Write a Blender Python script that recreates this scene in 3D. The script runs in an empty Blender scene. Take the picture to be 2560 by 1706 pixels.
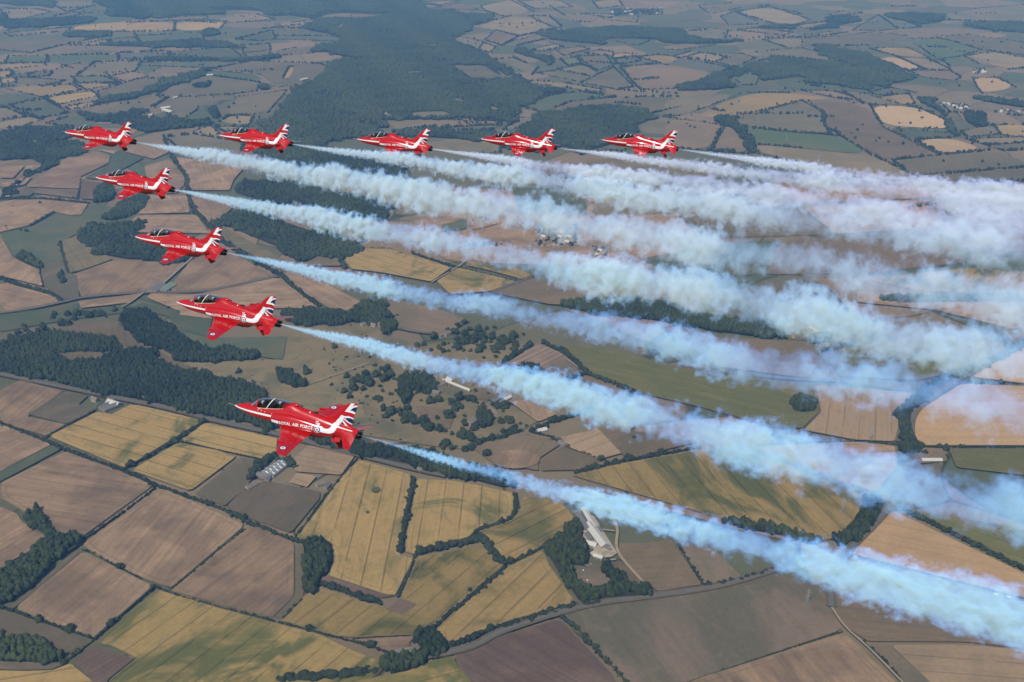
import bpy, bmesh, math, random
import numpy as np
from mathutils import Vector, Matrix
from mathutils.bvhtree import BVHTree

random.seed(7); RNG = np.random.default_rng(7)
scene = bpy.context.scene
COL = scene.collection

# ------------------------------------------------------------------ camera
ALT = 800.0
cam_d = bpy.data.cameras.new('camera'); cam = bpy.data.objects.new('camera', cam_d); COL.objects.link(cam)
cam.location = (0, 0, ALT)
cam.rotation_euler = (math.pi/2 - 0.436639, 0, 0)
cam_d.sensor_width = 36.0; cam_d.lens = 36.0*2536.24/2560.0
cam_d.clip_start = 0.5; cam_d.clip_end = 60000
scene.camera = cam

# ------------------------------------------------------------------ light
SUN_EL, SUN_AZ = math.radians(54), math.radians(207)      # azimuth: clockwise from +Y
to_sun = Vector((math.sin(SUN_AZ)*math.cos(SUN_EL), math.cos(SUN_AZ)*math.cos(SUN_EL), math.sin(SUN_EL)))
world = bpy.data.worlds.new('World'); scene.world = world; world.use_nodes = True
wn = world.node_tree.nodes; wn.clear()
sky = wn.new('ShaderNodeTexSky'); sky.sky_type = 'NISHITA'; sky.sun_disc = False
sky.sun_elevation = SUN_EL; sky.sun_rotation = SUN_AZ
bg = wn.new('ShaderNodeBackground'); bg.inputs['Strength'].default_value = 0.08
wo = wn.new('ShaderNodeOutputWorld')
world.node_tree.links.new(sky.outputs[0], bg.inputs[0]); world.node_tree.links.new(bg.outputs[0], wo.inputs[0])
sun_d = bpy.data.lights.new('sun', 'SUN'); sun_d.energy = 3.9; sun_d.angle = math.radians(0.53); sun_d.color = (1.0, 0.95, 0.895)
sun = bpy.data.objects.new('sun', sun_d); COL.objects.link(sun); sun.location = (-300, -600, 1500)
sun.rotation_euler = to_sun.to_track_quat('Z', 'Y').to_euler()
vs = scene.view_settings
vs.view_transform = 'Standard'; vs.look = 'None'; vs.exposure = 0.0; vs.gamma = 1.0; vs.use_curve_mapping = False
cy = scene.cycles
cy.max_bounces = 6; cy.diffuse_bounces = 1; cy.glossy_bounces = 2; cy.transmission_bounces = 4
cy.transparent_max_bounces = 10; cy.volume_bounces = 4; cy.use_adaptive_sampling = True; cy.adaptive_threshold = 0.02; cy.use_denoising = True
cy.volume_max_steps = 512; cy.caustics_reflective = False; cy.caustics_refractive = False

# ------------------------------------------------------------------ node helpers
def new_mat(name):
    m = bpy.data.materials.new(name); m.use_nodes = True
    nt = m.node_tree; nt.nodes.clear()
    return m, nt
class NT:
    def __init__(s, nt): s.t = nt
    def n(s, kind, **kw):
        nd = s.t.nodes.new(kind)
        for k, v in kw.items(): setattr(nd, k, v)
        return nd
    def put(s, sock, v):
        if isinstance(v, bpy.types.NodeSocket): s.t.links.new(v, sock)
        elif isinstance(v, tuple) and len(v) == 4 and sock.type == 'VECTOR': sock.default_value = v[:3]
        else: sock.default_value = v
    def m(s, op, a, b=None, c=None, clamp=False):
        nd = s.n('ShaderNodeMath', operation=op, use_clamp=clamp)
        s.put(nd.inputs[0], a)
        if b is not None: s.put(nd.inputs[1], b)
        if c is not None: s.put(nd.inputs[2], c)
        return nd.outputs[0]
    def mix(s, f, a, b, blend='MIX'):
        nd = s.n('ShaderNodeMix', data_type='RGBA', blend_type=blend)
        s.put(nd.inputs[0], f); s.put(nd.inputs[6], a); s.put(nd.inputs[7], b)
        return nd.outputs[2]
    def step(s, v, lo, hi):
        nd = s.n('ShaderNodeMapRange', interpolation_type='SMOOTHSTEP')
        s.put(nd.inputs[0], v); s.put(nd.inputs[1], lo); s.put(nd.inputs[2], hi)
        return nd.outputs[0]
    def noise(s, vec, scale, detail=3, rough=.55, dist=0.0):
        nd = s.n('ShaderNodeTexNoise')
        s.put(nd.inputs['Vector'], vec); nd.inputs['Scale'].default_value = scale
        nd.inputs['Detail'].default_value = detail; nd.inputs['Roughness'].default_value = rough
        nd.inputs['Distortion'].default_value = dist
        return nd.outputs[0]
    def xyz(s, x, y, z):
        nd = s.n('ShaderNodeCombineXYZ')
        for i, v in enumerate((x, y, z)): s.put(nd.inputs[i], v)
        return nd.outputs[0]
    def sep(s, v):
        nd = s.n('ShaderNodeSeparateXYZ'); s.put(nd.inputs[0], v); return nd.outputs
    def gain(s, col, f):
        nd = s.n('ShaderNodeVectorMath', operation='SCALE'); s.put(nd.inputs[0], col); s.put(nd.inputs['Scale'], f)
        return nd.outputs[0]
    def bsdf(s, col, rough=.9, spec=.2, **kw):
        b = s.n('ShaderNodeBsdfPrincipled'); s.put(b.inputs['Base Color'], col)
        s.put(b.inputs['Roughness'], rough); b.inputs['Specular IOR Level'].default_value = spec
        for k, v in kw.items(): s.put(b.inputs[k], v)
        return b
    def out(s, sh, vol=False):
        o = s.n('ShaderNodeOutputMaterial'); s.t.links.new(sh, o.inputs['Volume' if vol else 'Surface'])
def c4(c): return (c[0], c[1], c[2], 1.0)

def plain(name, col, rough=.6, spec=.4, var=0.0, scale=3.0, **kw):
    m, nt = new_mat(name); t = NT(nt)
    c = c4(col)
    if var:
        tc = t.n('ShaderNodeTexCoord'); nz = t.noise(tc.outputs['Object'], scale, 4)
        c = t.gain(c, t.m('MULTIPLY_ADD', nz, 2*var, 1-var))
    t.out(t.bsdf(c, rough, spec, **kw).outputs[0])
    return m

def field_mat(name, base, alt, patch=.006, plo=.42, phi=.62, tram=0.0, tspace=26.0, streak=.25, grain=.26, rot_alt=1.0, dark=None, mottle=.5, dist=.6):
    """crop surface: patches of two colours, streaks along the rows, tractor lines, grain"""
    m, nt = new_mat(name); t = NT(nt)
    tc = t.n('ShaderNodeTexCoord'); P = tc.outputs['Object']
    at = t.n('ShaderNodeAttribute', attribute_type='OBJECT', attribute_name='row_angle')
    oi = t.n('ShaderNodeObjectInfo')
    vr = t.n('ShaderNodeVectorRotate', rotation_type='Z_AXIS'); t.put(vr.inputs['Vector'], P); t.put(vr.inputs['Angle'], at.outputs['Fac'])
    u, v, _ = t.sep(vr.outputs[0])
    seed = t.m('MULTIPLY', oi.outputs['Random'], 900.0)
    aniso = t.xyz(t.m('MULTIPLY', u, 1.0), t.m('MULTIPLY', v, rot_alt), seed)
    pn = t.noise(aniso, patch, 4, .6, dist)
    mask = t.step(pn, plo, phi)
    col = t.mix(mask, c4(base), c4(alt))
    if dark is not None:
        dn = t.noise(t.xyz(u, v, t.m('ADD', seed, 77.0)), .011, 3, .6, .4)
        col = t.mix(t.m('MULTIPLY', t.step(dn, .56, .70), .55), col, c4(dark))
    mo = t.noise(t.xyz(u, t.m('MULTIPLY', v, .6), t.m('ADD', seed, 31.0)), .035, 5, .68, .5)
    col = t.mix(t.m('MULTIPLY', t.step(mo, .50, .66), mottle), col, c4(alt))
    st = t.noise(t.xyz(t.m('MULTIPLY', u, .16), t.m('MULTIPLY', v, .006), seed), 1.0, 3, .6)
    gr = t.noise(P, .22, 4, .65)
    k = t.m('MULTIPLY_ADD', st, 2*streak, 1-streak)
    k = t.m('MULTIPLY', k, t.m('MULTIPLY_ADD', gr, 2*grain, 1-grain))
    k = t.m('MULTIPLY', k, t.m('MULTIPLY_ADD', oi.outputs['Random'], .26, .71))
    if tram:
        fr = t.m('FRACT', t.m('DIVIDE', u, tspace))
        d = t.m('MULTIPLY', t.m('ABSOLUTE', t.m('SUBTRACT', fr, .5)), tspace)
        ln = t.m('SUBTRACT', 1.0, t.step(d, .5, 1.5))
        wob = t.step(t.noise(t.xyz(t.m('MULTIPLY', u, .05), t.m('MULTIPLY', v, .02), seed), 1.0, 2), .25, .5)
        k = t.m('MULTIPLY', k, t.m('SUBTRACT', 1.0, t.m('MULTIPLY', t.m('MULTIPLY', ln, tram), wob)))
    t.out(t.bsdf(t.gain(col, k), .95, .1).outputs[0])
    return m

S_ = (.27, .19, .135)
FM = {
 'stubble': field_mat('stubble', (.315, .215, .132), (.215, .150, .094), .012, .42, .62, .12, 24, .50, dark=(.15, .11, .085)),
 'striped': field_mat('stubble_rows', (.27, .195, .14), (.22, .165, .12), .01, .4, .6, .55, 13, .35),
 'wheat': field_mat('ripe_wheat', (.345, .240, .092), (.125, .122, .042), .0085, .53, .68, .45, 26, .26, mottle=.4, dist=1.0),
 'wheatgreen': field_mat('patchy_wheat', (.305, .217, .078), (.108, .110, .033), .0105, .43, .60, .38, 26, .24, rot_alt=.5, mottle=.35, dist=1.6),
 'greencrop': field_mat('green_crop', (.125, .128, .045), (.190, .160, .058), .009, .50, .68, .22, 24, .25, rot_alt=.5),
 'pasture': field_mat('green_pasture', (.085, .105, .060), (.120, .118, .064), .01, .45, .65, 0, 20, .15),
 'dullpasture': field_mat('dry_pasture', (.120, .108, .068), (.200, .150, .105), .007, .46, .62, 0, 20, .18, rot_alt=.35),
 'scrub': field_mat('grey_grass', (.165, .127, .084), (.130, .110, .068), .012, .4, .6, 0, 20, .18),
 'parkland': field_mat('parched_parkland', (.215, .172, .092), (.120, .115, .062), .009, .45, .68, 0, 20, .15),
 'brown': field_mat('brown_grassland', (.190, .140, .088), (.150, .120, .070), .008, .42, .62, .12, 20, .25),
 'plough': field_mat('ploughed_soil', (.122, .084, .062), (.165, .116, .082), .010, .45, .65, .15, 14, .40),
 'pale': field_mat('pale_stubble', (.335, .240, .145), (.270, .200, .125), .01, .45, .65, .30, 24, .25),
 'straw': field_mat('bright_straw', (.440, .295, .155), (.380, .260, .140), .008, .45, .65, .14, 24, .18),
 'olive': field_mat('olive_meadow', (.205, .165, .085), (.160, .140, .075), .012, .42, .62, .3, 22, .22),
 'yard': field_mat('concrete_yard', (.46, .40, .30), (.33, .28, .20), .05, .45, .65, 0, 20, .1),
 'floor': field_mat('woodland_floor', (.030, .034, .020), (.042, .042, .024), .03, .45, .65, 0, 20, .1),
}
FM.update({
 'gold': field_mat('far_wheat', (.330, .235, .105), (.270, .200, .095), .006, .4, .6, .1, 30, .18),
 'straw2': field_mat('far_straw', (.430, .310, .180), (.400, .285, .165), .006, .4, .6, .08, 30, .12),
 'tan': field_mat('far_stubble', (.245, .195, .112), (.200, .165, .095), .005, .4, .6, .1, 30, .2),
 'stub': field_mat('far_dry_grass', (.178, .150, .090), (.138, .125, .072), .004, .4, .62, .05, 30, .18, dark=(.15, .12, .085)),
 'pink': field_mat('far_pink_stubble', (.225, .165, .100), (.180, .138, .086), .005, .4, .6, .12, 30, .25),
 'olive2': field_mat('far_olive', (.175, .150, .088), (.140, .128, .074), .005, .4, .6, .1, 30, .2),
 'green': field_mat('far_pasture', (.090, .110, .065), (.115, .120, .070), .005, .4, .6, 0, 30, .15),
 'green2': field_mat('far_bright_pasture', (.095, .135, .062), (.130, .145, .066), .006, .45, .62, .1, 30, .2),
 'grey': field_mat('far_grey_pasture', (.140, .138, .098), (.115, .122, .086), .005, .4, .6, .05, 30, .15),
})

def ground_mat():
    """country beyond the traced fields: cells of crop and grass with hedge-dark seams"""
    m, nt = new_mat('open_country'); t = NT(nt)
    tc = t.n('ShaderNodeTexCoord'); P = tc.outputs['Object']
    wv = t.n('ShaderNodeVectorMath', operation='ADD'); t.put(wv.inputs[0], P)
    nz = t.n('ShaderNodeTexNoise'); t.put(nz.inputs['Vector'], P); nz.inputs['Scale'].default_value = .0025
    t.put(wv.inputs[1], t.gain(nz.outputs['Color'], 170.0))
    W = wv.outputs[0]
    vo = t.n('ShaderNodeTexVoronoi'); t.put(vo.inputs['Vector'], W); vo.inputs['Scale'].default_value = .0042
    ve = t.n('ShaderNodeTexVoronoi', feature='DISTANCE_TO_EDGE'); t.put(ve.inputs['Vector'], W); ve.inputs['Scale'].default_value = .0042
    r, g, b = t.sep(vo.outputs['Color'])
    cr = t.n('ShaderNodeValToRGB'); t.put(cr.inputs[0], r); cr.color_ramp.interpolation = 'CONSTANT'
    e = cr.color_ramp.elements
    cols = [(.092, .098, .055), (.155, .122, .078), (.080, .096, .052), (.190, .142, .092), (.115, .108, .060), (.165, .135, .082), (.100, .100, .057)]
    e[0].color = c4(cols[0]); e[1].position = 1/7; e[1].color = c4(cols[1])
    for i in range(2, 7): q = e.new(i/7); q.color = c4(cols[i])
    k = t.m('MULTIPLY_ADD', t.noise(P, .012, 4, .6), .5, .75)
    k = t.m('MULTIPLY', k, t.m('MULTIPLY_ADD', t.noise(P, .15, 3, .6), .3, .85))
    hedge = t.m('SUBTRACT', 1.0, t.step(ve.outputs['Distance'], .005, .015))
    col = t.mix(t.m('MULTIPLY', hedge, .8), t.gain(cr.outputs[0], k), (.035, .045, .026, 1))
    t.out(t.bsdf(col, .95, .1).outputs[0])
    return m

def foliage_mat(name, a, b):
    m, nt = new_mat(name); t = NT(nt)
    tc = t.n('ShaderNodeTexCoord'); at = t.n('ShaderNodeAttribute', attribute_name='tint'); oi = t.n('ShaderNodeObjectInfo')
    n1 = t.noise(tc.outputs['Object'], .9, 4, .7)
    f = t.m('ADD', t.m('MULTIPLY', at.outputs['Fac'], .6), t.m('MULTIPLY', oi.outputs['Random'], .4))
    col = t.mix(f, c4(a), c4(b))
    col = t.gain(col, t.m('MULTIPLY_ADD', n1, 1.1, .45))
    t.out(t.bsdf(col, .85, .15).outputs[0])
    return m
MAT_FOL = foliage_mat('broadleaf_foliage', (.009, .016, .008), (.052, .068, .022))
MAT_HEDGE = foliage_mat('hedge_foliage', (.011, .019, .012), (.038, .048, .022))
MAT_BARK = plain('bark', (.09, .07, .05), .9, .1, .3, 4)
MAT_ASPH = plain('worn_asphalt', (.105, .104, .098), .9, .2, .25, .08)
MAT_TRACK = plain('chalk_track', (.27, .22, .155), .95, .1, .25, .1)

# ------------------------------------------------------------------ mesh helpers
def mesh_np(name, V, F, mats, smooth=False, tint=None):
    """V (n,3), F (m,3|4) arrays"""
    me = bpy.data.meshes.new(name); V = np.asarray(V, np.float32); F = np.asarray(F, np.int32)
    me.vertices.add(len(V)); me.vertices.foreach_set('co', V.ravel())
    k = F.shape[1]; me.loops.add(F.size); me.loops.foreach_set('vertex_index', F.ravel())
    me.polygons.add(len(F)); me.polygons.foreach_set('loop_start', np.arange(0, F.size, k, dtype=np.int32))
    try: me.polygons.foreach_set('loop_total', np.full(len(F), k, np.int32))
    except Exception: pass
    if smooth: me.polygons.foreach_set('use_smooth', np.ones(len(F), bool))
    if tint is not None:
        a = me.attributes.new('tint', 'FLOAT', 'POINT'); a.data.foreach_set('value', np.asarray(tint, np.float32))
    me.update(calc_edges=True); me.validate()
    for m in (mats if isinstance(mats, (list, tuple)) else [mats]): me.materials.append(m)
    return me
def link(name, me, parent=None, **props):
    o = bpy.data.objects.new(name, me); COL.objects.link(o)
    if parent: o.parent = parent
    for k, v in props.items(): o[k] = v
    return o
def empty(name, loc=(0, 0, 0), **props):
    o = link(name, None, **props); o.location = loc; o.empty_display_size = 1.0; return o
def py_mesh(name, verts, faces, mats, smooth=False, fmat=None):
    me = bpy.data.meshes.new(name); me.from_pydata([tuple(v) for v in verts], [], [tuple(f) for f in faces]); me.update()
    for m in (mats if isinstance(mats, (list, tuple)) else [mats]): me.materials.append(m)
    if fmat is not None: me.polygons.foreach_set('material_index', fmat)
    if smooth: me.polygons.foreach_set('use_smooth', [True]*len(me.polygons))
    return me
def copy_tree(o, parent=None):
    c = o.copy(); COL.objects.link(c); c.parent = parent
    if parent is not None: c.matrix_parent_inverse = o.matrix_parent_inverse.copy()
    for ch in list(o.children):
        copy_tree(ch, c)
    return c

def ico(sub):
    bm = bmesh.new(); bmesh.ops.create_icosphere(bm, subdivisions=sub, radius=1.0)
    V = np.array([v.co[:] for v in bm.verts]); F = np.array([[v.index for v in f.verts] for f in bm.faces]); bm.free()
    return V, F
ICO1, ICO2, ICO3 = ico(1), ico(2), ico(3)
def lumpy(base, seed, amp=.28, n=9, rough=.06):
    V, F = base; r = np.random.default_rng(seed); D = r.normal(size=(n, 3)); D /= np.linalg.norm(D, axis=1)[:, None]
    g = (np.maximum(V@D.T, 0)**5).max(1)
    W = V*(1-amp*.75 + amp*1.5*g[:, None]) + r.normal(size=V.shape)*rough
    return W, F
CROWN_LO = [lumpy(ICO1, 10+i, .18, 5, .16) for i in range(6)]
CROWN_MID = [lumpy(ICO2, 20+i, .34, 11, .13) for i in range(8)]

def scatter_mesh(name, pts, rad, hgt, protos, mat, zc=.55, seed=1):
    """merge many crowns into one mesh"""
    r = np.random.default_rng(seed); n = len(pts); pts = np.asarray(pts, float)
    rad = np.broadcast_to(rad, n); hgt = np.broadcast_to(hgt, n)
    pick = r.integers(0, len(protos), n); ang = r.uniform(0, 6.283, n)
    big = wander(pts, 90.0, 1.0) - pts; tint = np.clip(.45 + .22*big[:, 0] + r.normal(size=n)*.22, 0, 1)
    VV, FF, TT = [], [], []; off = 0
    for k, (V, F) in enumerate(protos):
        idx = np.nonzero(pick == k)[0]
        if not len(idx): continue
        c, s = np.cos(ang[idx])[:, None], np.sin(ang[idx])[:, None]
        x = V[None, :, 0]*c - V[None, :, 1]*s; y = V[None, :, 0]*s + V[None, :, 1]*c; z = np.broadcast_to(V[None, :, 2], x.shape)
        W = np.stack([x*rad[idx, None] + pts[idx, 0:1], y*rad[idx, None] + pts[idx, 1:2], z*hgt[idx, None]*.5 + hgt[idx, None]*zc], 2)
        VV.append(W.reshape(-1, 3)); m = len(V)
        FF.append((F[None] + (off + np.arange(len(idx))*m)[:, None, None]).reshape(-1, 3)); off += m*len(idx)
        TT.append(np.repeat(tint[idx], m))
    return mesh_np(name, np.concatenate(VV), np.concatenate(FF), mat, False, np.concatenate(TT))

def inside(P, poly):
    x, y = P[:, 0], P[:, 1]; c = np.zeros(len(P), bool); n = len(poly)
    for i in range(n):
        x1, y1 = poly[i]; x2, y2 = poly[i-1]
        if y1 == y2: continue
        c ^= ((y1 > y) != (y2 > y)) & (x < (x2-x1)*(y-y1)/(y2-y1) + x1)
    return c
def fill(poly, s, rng, jit=.38):
    poly = np.asarray(poly); lo = poly.min(0); hi = poly.max(0)
    gx, gy = np.meshgrid(np.arange(lo[0], hi[0], s), np.arange(lo[1], hi[1], s*.87))
    gx = gx + (np.arange(gx.shape[0]) % 2)[:, None]*s*.5
    P = np.stack([gx.ravel(), gy.ravel()], 1); P += rng.uniform(-jit, jit, P.shape)*s
    return P[inside(P, poly)]
def wander(P, s, a):
    x, y = P[:, 0]/s, P[:, 1]/s
    dx = np.sin(x*1.7+y*.6)+.6*np.sin(y*3.1-x*1.3+1)+.4*np.sin(x*6.1+y*4.7); dy = np.sin(y*1.9-x*.5+2)+.6*np.sin(x*2.9+y*1.1)+.4*np.sin(y*5.7-x*5.1)
    return P + np.stack([dx, dy], 1)*a
def fill_ragged(poly, s, rng, sc, amp):
    poly = np.asarray(poly); lo = poly.min(0)-amp*2; hi = poly.max(0)+amp*2
    gx, gy = np.meshgrid(np.arange(lo[0], hi[0], s), np.arange(lo[1], hi[1], s*.87))
    gx = gx + (np.arange(gx.shape[0]) % 2)[:, None]*s*.5
    P = np.stack([gx.ravel(), gy.ravel()], 1); P += rng.uniform(-.38, .38, P.shape)*s
    return P[inside(wander(P, sc, amp), poly)]
def along(pts, s):
    pts = np.asarray(pts, float); d = np.linalg.norm(np.diff(pts, axis=0), axis=1); L = np.concatenate([[0], np.cumsum(d)])
    q = np.arange(0, L[-1], s); return np.stack([np.interp(q, L, pts[:, 0]), np.interp(q, L, pts[:, 1])], 1)
def parse(s): return [tuple(float(a) for a in p.split(',')) for p in s.replace('*', '').split()]

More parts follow.
